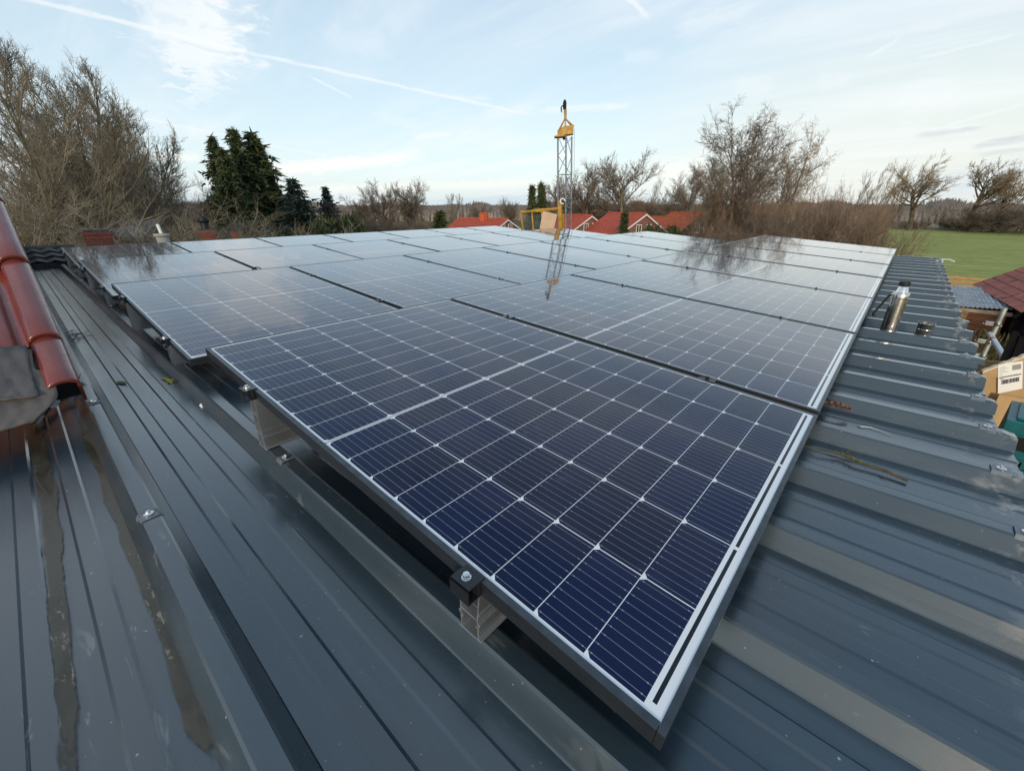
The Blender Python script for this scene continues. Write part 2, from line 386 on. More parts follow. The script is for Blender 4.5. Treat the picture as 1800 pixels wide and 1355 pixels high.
# ================================================================ the flat metal roof
def atz(u, v, z):
    d = ray(u, v); t = (z - CAM[2]) / d[2]; return CAM + d * t
GROUND = -5.6
CROWN, VALLEY, PITCH, Y0 = -0.236, -0.281, 1 / 3, 0.012
XL, XR = -6.55, 2.215
bld = thing('metal_roofed_building', 'flat-roofed brick building with anthracite ribbed metal roof carrying the solar panels', 'building', (-2, 3, GROUND))
BLO = Vector((-2, 3, GROUND))
def local(mb, o):
    mb.v = [(x - o[0], y - o[1], z - o[2]) for x, y, z in mb.v]; return mb
mb = MB(); mb.box((XL + 0.1, -1.3, GROUND), (2.08, 8.5, -0.33)); local(mb, BLO).build('wall', M['brick_house'], bld)
mb = MB(); mb.box((2.083, -1.3, -0.50), (2.105, 8.5, -0.30)); local(mb, BLO).build('fascia_board', M['plank'], bld)
def rib_profile(n0, n1, first, last):
    """cross-section over crowns n0..n1; first: starts on the near flank of n0; last: ends under the next sheet"""
    pts = []
    for n in range(n0, n1 + 1):
        c = Y0 + n * PITCH; up = 0.0022 if n == n0 else (0.0 if n == n1 else 0.0008)
        if n == n0:
            pts += [(c - 0.0335, CROWN - 0.024 + up), (c - 0.0217, CROWN - 0.0035 + up), (c - 0.0165, CROWN + up)]
        else:
            pts += [(c - 0.0480, VALLEY), (c - 0.0455, VALLEY + 0.003), (c - 0.0215, CROWN - 0.0035), (c - 0.0165, CROWN + up)]
        pts += [(c + 0.0165, CROWN + up), (c + 0.0215, CROWN - 0.0035 + up), (c + 0.0455, VALLEY + 0.003), (c + 0.048, VALLEY)]
        if n < n1:
            for b_ in (0.118, 0.215):
                pts += [(c + b_ - 0.022, VALLEY), (c + b_ - 0.016, VALLEY + 0.0036), (c + b_ + 0.016, VALLEY + 0.0036), (c + b_ + 0.022, VALLEY)]
    return pts
xs = [XL] + list(np.linspace(-6, 2.1, 19)) + [2.19, XR]
for j in range(-2, 8):
    n0 = 3 * j + 2; n1 = n0 + 3
    pr = [q for q in rib_profile(n0, n1, True, True) if q[0] < 8.62]
    rr = random.Random(j)
    mb = MB(); vs = []; dx = rr.uniform(-0.012, 0.012)
    for i, x in enumerate(xs):
        for (y, z) in pr:
            wob = 0.0
            e = dx + rr.uniform(-0.004, 0.004) if x > 2.2 else 0
            if x > 2.2 and z > CROWN - 0.01: wob = -0.004
            vs.append((x + e, y, z + wob))
    k = len(pr); fs = [(i * k + a, (i + 1) * k + a, (i + 1) * k + a + 1, i * k + a + 1) for i in range(len(xs) - 1) for a in range(k - 1)]
    mb.add(vs, fs)
    # object origin kept at the building's base; the material reads object space
    o = local(mb, BLO).build('roof_sheet', [M['sheet'], M['edge']], bld)
    sd = o.modifiers.new('thickness', 'SOLIDIFY'); sd.thickness = 0.0026; sd.offset = -1; sd.material_offset_rim = 1; sd.use_rim = True
mb = MB()
mb.box((-0.024, -0.0195, 0.0), (0.024, 0.0195, 0.003)); mb.prism([(-0.0195, 0.003), (-0.0275, -0.010), (-0.0255, -0.010), (-0.0175, 0.003)], -0.024, 0.024, 'x'); mb.prism([(0.0175, 0.003), (0.0255, -0.010), (0.0275, -0.010), (0.0195, 0.003)], -0.024, 0.024, 'x')
saddle = mb.build('saddle_washer', M['saddle'], bevel=0.0008)
mb = MB(); mb.lathe([(0.0, 0.0036), (0.012, 0.0036), (0.0125, 0.006), (0.009, 0.008), (0.0, 0.0085)], n=20); mb.lathe([(0.0055, 0.0075), (0.0055, 0.0135), (0.004, 0.0145), (0, 0.0145)], n=6)
screw_me = mb.build('roof_screw', M['bolt'], smooth=40)
def screw(x, n, big=True):
    s_ = screw_me.copy() if screw.used else screw_me
    q = saddle.copy() if screw.used else saddle
    if screw.used: COL.objects.link(s_); COL.objects.link(q)
    screw.used = True
    s_.parent = bld; s_.location = Vector((x, Y0 + n * PITCH, CROWN + 0.0025)) - BLO
    s_.rotation_euler = (0, 0, random.uniform(-0.06, 0.06)); s_.scale = (0.85, 0.9, 0.9); q.parent = s_
screw.used = False
for n in range(1, 26): screw(2.165 + random.uniform(-0.012, 0.012), n)
for x, n in ((0.556, -1), (0.545, 0), (-0.42, -1), (-2.6, 0), (-4.4, 0)): screw(x, n)

# water lying in the two front valleys, under the tiled verge
def puddle(name, lft, rgt, label):
    """a strip of film water; 'wet' falls from 1 in the middle to 0 at its banks"""
    n = 90; k = 10; vs = []; wet = []
    def along(pl, f):
        x = f * (len(pl) - 1); i = min(int(x), len(pl) - 2); g = x - i
        g = g * g * (3 - 2 * g); return np.array(pl[i]) * (1 - g) + np.array(pl[i + 1]) * g
    for i in range(n + 1):
        a, c = along(lft, i / n), along(rgt, i / n)
        for j in range(k + 1):
            g = j / k; p = a * (1 - g) + c * g; vs.append((p[0], p[1], VALLEY + 0.0042))
            wet.append(min(1, 3.2 * min(g, 1 - g)) * min(1, 8 * min(i / n + 0.06, 1 - i / n)))
    mb = MB(); mb.add(vs, [(i * (k + 1) + j, i * (k + 1) + j + 1, (i + 1) * (k + 1) + j + 1, (i + 1) * (k + 1) + j) for i in range(n) for j in range(k)])
    o = mb.build(name, M['mud_water']); at_ = o.data.attributes.new('wet', 'FLOAT', 'POINT'); at_.data.foreach_set('value', wet)
    tag(o, label, 'puddle', kind='structure'); return o
def mudwater():
    m_ = bpy.data.materials.new('muddy_water'); m_.use_nodes = True; b = NB(m_.node_tree); p = m_.node_tree.nodes['Principled BSDF']
    tc = b.node('ShaderNodeTexCoord'); P = tc.outputs['Object']
    at_ = b.node('ShaderNodeAttribute'); at_.attribute_name = 'wet'
    n = b.noise(b.mapping(P, (2, 8, 1)), 3.0, 6, 0.7, 0.8); e = b.noise(b.mapping(P, (5, 16, 1)), 1.6, 6, 0.65, 0.3)
    st = b.noise(b.mapping(P, (14, 60, 1), (0, 0, 0), (0, 0, R(50))), 1.2, 4, 0.7, 0.5)
    c = b.mix(b.ramp(n, 0.3, 0.7), (0.050, 0.041, 0.024), (0.105, 0.088, 0.058))
    c = b.mix(b.m('MULTIPLY', b.ramp(st, 0.57, 0.68), b.ramp(b.noise(P, 2.6, 2), 0.45, 0.62)), c, (0.36, 0.31, 0.22))
    b.put(p.inputs['Base Color'], c); b.put(p.inputs['Roughness'], b.ramp(n, 0.3, 0.75, 0.06, 0.32))
    al = b.ramp(b.m('ADD', at_.outputs['Fac'], b.m('MULTIPLY', b.m('SUBTRACT', e, 0.5), 1.7)), 0.34, 0.66, 0.0, 0.80)
    b.put(p.inputs['Alpha'], al)
    b.put(p.inputs['Normal'], b.bump(st, 0.06)); return m_
M['mud_water'] = mudwater()
zc = VALLEY + 0.0042
lp = [(42, 745), (48, 800), (54, 850), (66, 900), (68, 960), (76, 1020), (76, 1090), (84, 1150), (88, 1240), (88, 1700)]
rp = [(82, 745), (92, 805), (104, 850), (108, 900), (118, 960), (118, 1020), (128, 1080), (130, 1140), (142, 1240), (176, 1700)]
puddle('puddle', [atz(u, v, zc)[:2] for u, v in lp], [atz(u, v, zc)[:2] for u, v in rp], 'narrow brown puddle with scuffed streaks in the outer roof valley')
lp = [(134, 735), (146, 790), (168, 830), (176, 880), (200, 930), (216, 985), (232, 1010), (246, 1060), (262, 1090), (284, 1160), (300, 1230), (316, 1290), (346, 1330), (400, 1600)]
pp = [tuple(atz(u, v, zc)[:2]) for u, v in lp]
ye = Y0 - PITCH - 0.0455
puddle('puddle', pp, [(p[0], ye + 0.012) for p in pp], 'long brown puddle along the foot of the rib beside the red tiles')

# ================================================================ solar panels
PW, PH, LIP, FH = 1.722, 1.134, 0.0105, 0.031
TILT = 0.0721; LIPY = 0.0128
def panel_mat():
    m_ = bpy.data.materials.new('solar_cells_under_glass'); m_.use_nodes = True; b = NB(m_.node_tree); p = m_.node_tree.nodes['Principled BSDF']
    tc = b.node('ShaderNodeTexCoord'); sp = b.node('ShaderNodeSeparateXYZ'); b.l.new(tc.outputs['Object'], sp.inputs[0])
    x, y = sp.outputs[0], sp.outputs[1]; m = b.m
    CY, CX, MID = 0.183, 0.09206, 0.85254
    fyr = m('DIVIDE', m('SUBTRACT', y, 0.018), CY); fy = m('FRACT', fyr)
    xx = m('SUBTRACT', m('ABSOLUTE', m('SUBTRACT', x, MID)), 0.005)           # distance from the middle strip, both halves
    fxr = m('DIVIDE', xx, CX); fx = m('FRACT', fxr)
    low = m('GREATER_THAN', x, MID)
    ey = m('MULTIPLY', m('SUBTRACT', 0.5, m('ABSOLUTE', m('SUBTRACT', fy, 0.5))), CY)   # metres to the nearest column gap
    exs = m('MULTIPLY', fx, CX); exe = m('MULTIPLY', m('SUBTRACT', 1.0, fx), CX)
    gap = m('MAXIMUM', m('LESS_THAN', ey, 0.0011), m('MAXIMUM', m('LESS_THAN', exs, 0.0007), m('LESS_THAN', exe, 0.0007)))
    cham = m('LESS_THAN', m('ADD', exs, ey), 0.0105)
    white = m('MAXIMUM', gap, cham)
    out = m('MAXIMUM', m('LESS_THAN', fyr, 0.0), m('GREATER_THAN', fyr, 6.0))
    out = m('MAXIMUM', out, m('MAXIMUM', m('LESS_THAN', xx, 0.0), m('GREATER_THAN', fxr, 9.0)))
    white = m('MAXIMUM', white, out)
    # dark ribbons: in the middle strip and along the low margin
    ribm = m('LESS_THAN', m('ABSOLUTE', m('SUBTRACT', x, MID)), 0.0016)
    sx = m('SUBTRACT', x, 1.686)
    f2 = m('FRACT', m('DIVIDE', fyr, 2.0)); brk = m('GREATER_THAN', m('SUBTRACT', 0.5, m('ABSOLUTE', m('SUBTRACT', f2, 0.5))), 0.013)
    ribl = m('MULTIPLY', m('MULTIPLY', m('GREATER_THAN', sx, 0.0068), m('LESS_THAN', sx, 0.0130)), m('MULTIPLY', brk, m('MULTIPLY', m('GREATER_THAN', y, 0.028), m('LESS_THAN', y, 1.106))))
    rib = m('MAXIMUM', ribm, ribl)
    # busbar wires with solder dots near the cell ends
    fb = m('ABSOLUTE', m('SUBTRACT', m('FRACT', m('MULTIPLY', fy, 10.0)), 0.5)); mb_ = m('MULTIPLY', fb, CY / 10)
    wire = m('LESS_THAN', mb_, 0.00042)
    endd = m('MINIMUM', exs, exe)
    dot = m('MULTIPLY', m('LESS_THAN', mb_, 0.00095), m('LESS_THAN', m('ABSOLUTE', m('SUBTRACT', endd, 0.0075)), 0.0012))
    cid = b.node('ShaderNodeCombineXYZ'); b.l.new(m('FLOOR', fyr), cid.inputs[0]); b.l.new(m('FLOOR', m('ADD', fxr, m('MULTIPLY', low, 20.0))), cid.inputs[1])
    wn = b.node('ShaderNodeTexWhiteNoise'); b.l.new(cid.outputs[0], wn.inputs[0])
    cell = b.mix(wn.outputs[0], (0.0012, 0.0044, 0.028), (0.0032, 0.0085, 0.047))
    c = b.mix(m('MULTIPLY', wire, 0.72), cell, (0.30, 0.33, 0.38))
    c = b.mix(m('MULTIPLY', dot, 0.5), c, (0.55, 0.58, 0.62))
    c = b.mix(white, c, (0.80, 0.81, 0.81))
    c = b.mix(rib, c, (0.010, 0.014, 0.022))
    # finger smears and a light film of dust on the glass
    oi = b.node('ShaderNodeObjectInfo')
    cvv = b.node('ShaderNodeCombineXYZ'); b.l.new(m('MULTIPLY', oi.outputs['Random'], 37.0), cvv.inputs[2])
    P = b.vm('ADD', tc.outputs['Object'], cvv.outputs[0])
    sm = m('MULTIPLY', b.ramp(b.noise(P, 2.7, 2, 0.5), 0.60, 0.72), b.ramp(b.noise(b.mapping(P, (1, 2.5, 1), (0, 0, 0), (0, 0, R(30))), 9, 5, 0.7, 1.0), 0.52, 0.75))
    c = b.mix(m('MULTIPLY', sm, 0.10), c, (0.20, 0.30, 0.45))
    dust = b.ramp(b.noise(b.mapping(P, (0.8, 2.6, 1)), 2.0, 6, 0.65), 0.35, 0.8, 0.0, 0.016)
    c = b.mix(dust, c, (0.5, 0.5, 0.48))
    b.put(p.inputs['Base Color'], c)
    p.inputs['Roughness'].default_value = 0.14; p.inputs['Specular IOR Level'].default_value = 0.5; p.inputs['IOR'].default_value = 1.12
    p.inputs['Coat Weight'].default_value = 1.0; p.inputs['Coat IOR'].default_value = 1.33
    b.put(p.inputs['Coat Roughness'], m('ADD', 0.036, m('MULTIPLY', sm, 0.2)))
    b.put(p.inputs['Coat Normal'], b.bump(b.noise(P, 0.9, 2, 0.5), 0.006, 0.05))
    return m_
M['cells'] = panel_mat()
def frame_mat():
    m_ = bpy.data.materials.new('panel_frame_anodised'); m_.use_nodes = True; b = NB(m_.node_tree); p = m_.node_tree.nodes['Principled BSDF']
    tc = b.node('ShaderNodeTexCoord'); n = b.noise(b.mapping(tc.outputs['Object'], (3, 3, 30)), 8, 4, 0.6)
    b.put(p.inputs['Base Color'], b.mix(b.ramp(n, 0.3, 0.7), (0.075, 0.082, 0.090), (0.11, 0.12, 0.13)))
    p.inputs['Roughness'].default_value = 0.36; p.inputs['Metallic'].default_value = 0.85
    return m_
M['frame'] = frame_mat()
def make_panel():
    root = thing('solar_panel', 'panel', 'solar panel', group='solar panels on the metal roof')
    mb = MB()
    mb.box((0, 0, -FH), (LIP, PH, 0)); mb.box((PW - LIP, 0, -FH), (PW, PH, 0))
    mb.box((LIP + 0.0006, 0, -FH), (PW - LIP - 0.0006, LIPY, 0)); mb.box((LIP + 0.0006, PH - LIPY, -FH), (PW - LIP - 0.0006, PH, 0))
    fr = mb.build('frame', M['frame'], root, bevel=0.0007)
    mb = MB(); mb.box((LIP - 0.001, LIP - 0.001, -0.0065), (PW - LIP + 0.001, PH - LIP + 0.001, -0.0016))
    gl = mb.build('cell_glass', M['cells'], root)
    mb = MB(); mb.box((LIP, LIP, -0.009), (PW - LIP, PH - LIP, -0.0072))
    bk = mb.build('backsheet', M['backsheet'], root)
    return root, [(fr, []), (gl, []), (bk, [])]
ROWX, ROWZ, GAP = 2.0974, 0.0067, 1.1542
ROWY = [0.0436, 0.0246, 0.0072, 0.0]
ROWN = ['leftmost row', 'second row from the left', 'third row from the left', 'rightmost row']
p0, pk = make_panel()
first = True
def row_origin(r, k): return Vector(((r - 3) * ROWX, ROWY[r] + k * GAP, (r - 3) * ROWZ))
for r in range(4):
    for k in range(7):
        where = 'nearest' if k == 0 else ('farthest' if k == 6 else ORD[k] + ' from the front')
        lab = f"black-framed solar panel {where} in the {ROWN[r]}"
        jit = (random.uniform(-0.0012, 0.0012), TILT + random.uniform(-0.003, 0.003), random.uniform(-0.0008, 0.0008))
        if r == 3 and k == 0: jit = (0, TILT, 0)
        if first: p0.location = row_origin(r, k); p0.rotation_euler = jit; p0['label'] = lab; first = False
        else: dup(p0, pk, row_origin(r, k), jit, label=lab)

# ================================================================ aluminium supports with clamps
def ramp_z(x): return -math.tan(TILT) * x
def make_support(hx, end):
    """local origin on the rib top; hx = x on the panel; end: a front-end support with an end clamp"""
    base = CROWN + 0.0025
    top = ramp_z(hx) - FH - 0.002 - base            # height up to the panel's underside
    root = thing('mounting_bracket', 'x', 'bracket', group='aluminium supports under the panels')
    L0, L1 = (-0.012, 0.235) if end else (-0.09, 0.11)
    w = 0.0225; t = 0.003; hb = 0.052
    mb = MB()                                        # hollow base channel
    mb.box((-w, L0, 0.0005), (w, L1, t)); mb.box((-w, L0, t), (-w + t, L1, hb)); mb.box((w - t, L0, t), (w, L1, hb))
    mb.box((-w + t, L0, hb - t), (w - t, L1, hb)); mb.box((-w - 0.006, L0, 0.0006), (-w, L1, 0.004)); mb.box((w, L0, 0.0006), (w + 0.006, L1, 0.004))
    mb.box((-w - 0.0035, L0, 0.036), (-w, L1, 0.043)); mb.box((w, L0, 0.036), (w + 0.0035, L1, 0.043))
    mb.box((-w + t, L0, 0.030), (-w + 2.2 * t, L1, 0.034)); mb.box((w - 2.2 * t, L0, 0.030), (w - t, L1, 0.034))
    a = mb.build('base_rail', M['alu'], root, bevel=0.0006)
    kids = [(a, [])]
    U0, U1 = L0, (0.12 if end else 0.06)
    mb = MB(); zt = top
    if zt - hb > 0.03:
        for sx_ in (-1, 1):
            x0, x1 = (-w, -w + t) if sx_ < 0 else (w - t, w)
            mb.prism([(U0, hb), (U1 + 0.02, hb), (U1, zt), (U0 + 0.006, zt)], x0, x1, 'x')
        mb.box((-w + t, U0 + 0.006, zt - t), (w - t, U1, zt)); 
        for zz in np.linspace(hb + 0.5 * (zt - hb), zt - 0.02, 1): mb.box((-w + t, U0 + 0.004, zz), (w - t, U1, zz + t))
        mb.box((-w - 0.002, U0 + 0.002, hb + 0.008), (-w, U1 + 0.012, hb + 0.012)); mb.box((w, U0 + 0.002, hb + 0.008), (w + 0.002, U1 + 0.012, hb + 0.012))
    else:
        mb.box((-w, U0, hb), (-w + t, U1, zt)); mb.box((w - t, U0, hb), (w, U1, zt)); mb.box((-w + t, U0, zt - t), (w - t, U1, zt))
    up = mb.build('riser', M['alu'], root, bevel=0.0005); kids.append((up, []))
    mb = MB(); zt2 = top + FH + 0.0035
    if end:
        mb.box((-w, -0.030, top + 0.001), (w, -0.027, zt2)); mb.box((-w, -0.030, zt2 - 0.003), (w, 0.009, zt2)); mb.box((-w, -0.008, top + 0.001), (w, -0.0012, zt2 - 0.003)); mb.box((-w, -0.027, top + 0.001), (w, -0.008, top + 0.004))
        by = -0.012
    else:
        mb.box((-0.03, -0.021, zt2 - 0.0025), (0.03, 0.021, zt2)); mb.box((-0.026, -0.0085, top), (0.026, 0.0085, zt2 - 0.0025)); by = 0.0
    cl = mb.build('clamp', M['black_anod'], root, bevel=0.0006)
    mb = MB(); mb.lathe([(0, 0), (0.0085, 0), (0.0085, 0.0018), (0.006, 0.002)], (0, by, zt2), 16); mb.lathe([(0.0060, 0.002), (0.0060, 0.0085), (0.004, 0.0095), (0, 0.0095)], (0, by, zt2), 6)
    bo = mb.build('bolt', M['bolt'] if end else M['black_anod'], cl, smooth=40)
    kids.append((cl, [bo]))
    return root, kids
HX = {0: 0.428, 1: 1.380}
SIDE = {0: 'tall bracket with {} clamp', 1: 'short bracket with {} clamp'}
protos = {}
SROW = ["leftmost row", "row second from left", "row third from left", "rightmost row"]
for r in range(4):
    for k in range(8):
        for s_ in (0, 1):
            end = k in (0, 7)
            if k == 7: continue
            o = row_origin(r, k); hx = HX[s_]
            loc = Vector((o.x + hx, o.y + (0 if end else -0.0101), CROWN + 0.0025))
            lab = SIDE[s_].format('black end' if end else 'black middle')
            lab += f" at the front of the {SROW[r]}" if end else f" between {ORD[k-1]} and {ORD[k]} panels, {SROW[r]}"
            key = (s_, end, r)
            if key not in protos:
                root, kids = make_support(hx + 0.0, end)
                dzr = (r - 3) * ROWZ
                protos[key] = (root, kids, dzr)
                root.location = loc + Vector((0, 0, dzr)); root['label'] = lab
            else:
                root, kids, dzr = protos[key]
                dup(root, kids, loc + Vector((0, 0, dzr)), label=lab)

# cable loop standing up between two rows
mb = MB(); c0 = row_origin(2, 1) + Vector((-0.36, -0.30, 0.0))
c0 = Vector(spot(452, 474, 1.0)); dv = ray(452, 474); zz = -0.105; tq = (zz - CAM[2]) / dv[2]; c0 = Vector(CAM + dv * tq)
crv = Vector((0.55, 0.83, 0.0))
mb.tube([c0 + crv * (0.045 * math.cos(a)) + Vector((0, 0, 0.042 * math.sin(a) - 0.02)) for a in np.linspace(-0.45, math.pi + 0.45, 16)], 0.005, 8)
o = mb.build('cable', M['cable'], smooth=60); tag(o, 'black cable loop standing up between two panel rows', 'cable')

# ================================================================ red-tiled house with its verge
BR = 0.044
T0 = atz(150, 690, -0.165); T0 = np.array([T0[0], T0[1] - BR - 0.002, T0[2]])
PA = R(28); TD = np.array([-math.cos(PA), 0.012, math.sin(PA)]); TN = np.array([math.sin(PA), 0, math.cos(PA)]); TY = np.array([0.0, 1.0, 0.0])
CRS = [0.0, 0.27, 0.80] + [0.80 + 0.53 * k for k in range(1, 8)]
def TP(s, t, h): return T0 + TD * s + TY * t + TN * h
hs = thing('tiled_house', 'taller house with glazed red tile roof and lead-flashed corner above the metal roof', 'house', (-3.5, -3.0, GROUND))
HLO = Vector((-3.5, -3.0, GROUND))
def tile_prof():
    pts = []
    for a in np.linspace(0, math.pi, 15): pts.append((BR * math.cos(a), 0.012 + (BR - 0.004) * math.sin(a) ** 0.85))
    pts += [(-BR - 0.004, 0.006), (-BR - 0.024, -0.003), (-BR - 0.029, -0.001), (-BR - 0.035, 0.011), (-BR - 0.046, 0.015), (-BR - 0.058, 0.014), (-BR - 0.19, 0.010), (-BR - 0.225, 0.013)]
    return pts
prof = tile_prof(); per = 2 * BR + 0.225
full = list(prof)
for i in range(1, 9): full += [(t - per * i, h) for t, h in prof]
mb = MB()
for c in range(len(CRS) - 1):
    s0, s1 = CRS[c], CRS[c + 1] + 0.05; GA = s1 - s0
    sub = full if c else [q for q in full if q[0] > -BR - 0.20]
    k = len(sub); vs = []
    for s, lf in ((s0 + 0.004, 0.004), (s0, 0.010), (s0, 0.019), (s0 + 0.004, 0.024), (s0 + 0.010, 0.026), (s0 + 0.25 * GA, 0.020), (s0 + 0.6 * GA, 0.011), (s1, 0.0)):
        # the lower edge of a tile bows a little
        vs += [TP(s + (0.010 * math.sin((t + BR) / per * 2 * math.pi) if s < s0 + 0.05 else 0), t, h + lf) for t, h in sub]
    mb.add(vs, [(a * k + b_, a * k + b_ + 1, (a + 1) * k + b_ + 1, (a + 1) * k + b_) for a in range(7) for b_ in range(k - 1)])
o = local(mb, HLO).build('roof_tiles', M['tile_glazed'], hs, smooth=50)
mb = MB()
for c in range(len(CRS) - 1):                                    # turned-down edge of each verge tile
    s0, s1 = CRS[c] + 0.010, CRS[c + 1] - 0.006; y_ = BR + 0.0015
    q = [TP(s0, y_, 0.036), TP(s1, y_, 0.014), TP(s1, y_, -0.085), TP(s0 + 0.012, y_, -0.060)]
    q2 = [p - TY * 0.011 for p in q]
    mb.add(q + q2, [(0, 1, 2, 3), (7, 6, 5, 4), (0, 4, 5, 1), (1, 5, 6, 2), (2, 6, 7, 3), (3, 7, 4, 0)])
local(mb, HLO).build('verge_tile_edge', M['tile_glazed'], hs, bevel=0.002)
mb = MB(); ridge = TP(CRS[-1], 0, 0)
wy = T0[1] - 0.015
mb.prism([(T0[0] - 0.40, GROUND), (T0[0] - 0.40, T0[2] + 0.08), (ridge[0], ridge[2] - 0.12), (ridge[0] - 3.6, T0[2] - 0.2), (ridge[0] - 3.6, GROUND)], T0[1] - 4.0, wy)
local(mb, HLO).build('wall', M['brick_house'], hs)
mb = MB(); a = TP(CRS[-1] + 0.05, BR, 0); b2 = np.array([ridge[0] - 4.0, a[1], T0[2] - 0.1])
mb.add([a, b2, b2 - TY * 4.0, a - TY * 4.0, a + (0, 0, -.05), b2 + (0, 0, -.05), b2 - TY * 4.0 + (0, 0, -.05), a - TY * 4.0 + (0, 0, -.05)], [(0, 1, 2, 3), (7, 6, 5, 4), (0, 4, 5, 1), (1, 5, 6, 2), (2, 6, 7, 3), (3, 7, 4, 0)])
local(mb, HLO).build('far_roof_slope', M['tile_glazed'], hs)
# lead sheets dressed over the cut bottom course and down on to the metal roof
rn = random.Random(3)
def on_verge(u, v, h):
    d = ray(u, v); t = ((T0 + TN * h - CAM) @ TN) / (d @ TN); p = CAM + d * t
    z2 = VALLEY + 0.006 + h * 0.25
    return p if p[2] > z2 else atz(u, v, z2)
def drape(name, m_, left, right, h, n=22, k=0.0, curl=0.0):
    mb = MB(); vs = []; mcol = 34
    def along(pl, f):
        x = f * (len(pl) - 1); i = min(int(x), len(pl) - 2); g = x - i
        return pl[i][0] * (1 - g) + pl[i + 1][0] * g, pl[i][1] * (1 - g) + pl[i + 1][1] * g
    for i in range(n + 1):
        l, r_ = along(left, i / n), along(right, i / n)
        for j in range(mcol + 1):
            g = j / mcol; u, v = l[0] * (1 - g) + r_[0] * g, l[1] * (1 - g) + r_[1] * g
            p = on_verge(u, v, h) 
            w = 0.004 * math.sin(u * 0.11 + v * 0.05 + k) + 0.003 * math.sin(v * 0.17 - u * 0.06 + 2 * k) + 0.0018 * math.sin(u * 0.33 + v * 0.29)
            vs.append(p + TN * (abs(w) + curl * max(0, g - 0.9) * 10 * (0.5 + 0.5 * math.sin(v * 0.15 + k))))
    mb.add(vs, [(i * (mcol + 1) + j, i * (mcol + 1) + j + 1, (i + 1) * (mcol + 1) + j + 1, (i + 1) * (mcol + 1) + j) for i in range(n) for j in range(mcol)])
    o = local(mb, HLO).build(name, m_, hs, smooth=60); so_ = o.modifiers.new('thickness', 'SOLIDIFY'); so_.thickness = 0.003; so_.offset = -1
    return o
drape('lead_flashing', M['flash_brown'], [(-170, 625), (-170, 700), (-170, 790), (-170, 810)], [(56, 615), (62, 652), (84, 652), (99, 676), (103, 694), (98, 708), (80, 726), (58, 744), (0, 762), (-60, 782)], 0.046, 26, 0.0, 0.006)
drape('lead_flashing', M['flash'], [(-170, 625), (-170, 680), (-170, 725)], [(48, 610), (54, 648), (62, 676), (71, 698), (20, 704), (-60, 712)], 0.054, 18, 1.7, 0.003)
mb = MB(); q = [TP(0.07, -0.12, -0.075), TP(0.07, BR - 0.004, -0.075), TP(0.05, BR - 0.004, 0.02), TP(0.05, 0, 0.045), TP(0.05, -0.12, 0.0)]
q2 = [p + TD * 0.02 for p in q]; n_ = 5
mb.add(q + q2, [(0, 1, 2, 3, 4), (9, 8, 7, 6, 5)] + [(i, i + 5, (i + 1) % 5 + 5, (i + 1) % 5) for i in range(5)])
local(mb, HLO).build('verge_shade_plug', M['membrane'], hs)  # black membrane plug, added for the shade inside the open tile end
# crumpled black membrane poking out under the verge
mb = MB(); vs = []; n_ = 18
for i in range(n_ + 1):
    for j in range(n_ + 1):
        g, f = i / n_, j / n_
        u = 62 + 84 * f + 6 * math.sin(5 * g + 3 * f); v = (752 - 66 * f) + (-34 + 6 * f) * (1 - g) + 5 * math.sin(9 * f)
        p = atz(u, v, VALLEY + 0.012 + 0.05 * (1 - g) * f)
        vs.append(p + np.array([0, 0, 0.010 * abs(math.sin(11 * f + 4 * g)) + rn.uniform(0, 0.006)]))
mb.add(vs, [(i * (n_ + 1) + j, i * (n_ + 1) + j + 1, (i + 1) * (n_ + 1) + j + 1, (i + 1) * (n_ + 1) + j) for i in range(n_) for j in range(n_)])
local(mb, HLO).build('roof_membrane', M['membrane'], hs, smooth=30)

# ================================================================ litter on the metal roof
def litter_leaf(name, P, m_, L, W, rz, curl, label, seed):
    rr = random.Random(seed); mb = MB(); n = 14; vs = []
    for i in range(n + 1):
        a = i / n; w = W * math.sin(math.pi * min(1, a * 0.96 + 0.04)) ** 0.7 * (1 + 0.42 * math.sin(a * 26))
        for j in range(-3, 4):
            b_ = j / 3
            vs.append((L * (a - 0.5) + 0.1 * W * b_ * b_, w * b_, curl * (0.6 * b_ * b_ + math.sin(a * 5) * 0.35 + 0.25) + rr.uniform(-0.0015, 0.0015) + 0.004))
    mb.add(vs, [(i * 7 + j, i * 7 + j + 1, (i + 1) * 7 + j + 1, (i + 1) * 7 + j) for i in range(n) for j in range(6)])
    mb.tube([(-L * 0.5, 0, 0.004), (-L * 0.68, 0.004, 0.008), (-L * 0.8, 0.002, 0.013)], [0.0012, 0.001, 0.0008], 5)
    o = mb.build(name, m_, smooth=50, loc=P); o.rotation_euler = (0, 0, rz)
    tag(o, label, 'leaf'); return o
litter_leaf('dead_leaf', atz(1464, 716, VALLEY + 0.030), M['leaf_brown'], 0.080, 0.021, R(176), 0.013, 'curled brown oak leaf beside the low edge of the second panel', 1)
litter_leaf('dead_leaf', atz(1482, 720, VALLEY + 0.026), M['leaf_brown'], 0.055, 0.018, R(20), 0.012, 'smaller pale side of a brown leaf lying right of the curled one', 2)
litter_leaf('dead_leaf', atz(213, 674, VALLEY + 0.003), M['leaf_green'], 0.070, 0.010, R(200), 0.003, 'flat yellow-green leaf on the metal roof beside the red tiles', 4)
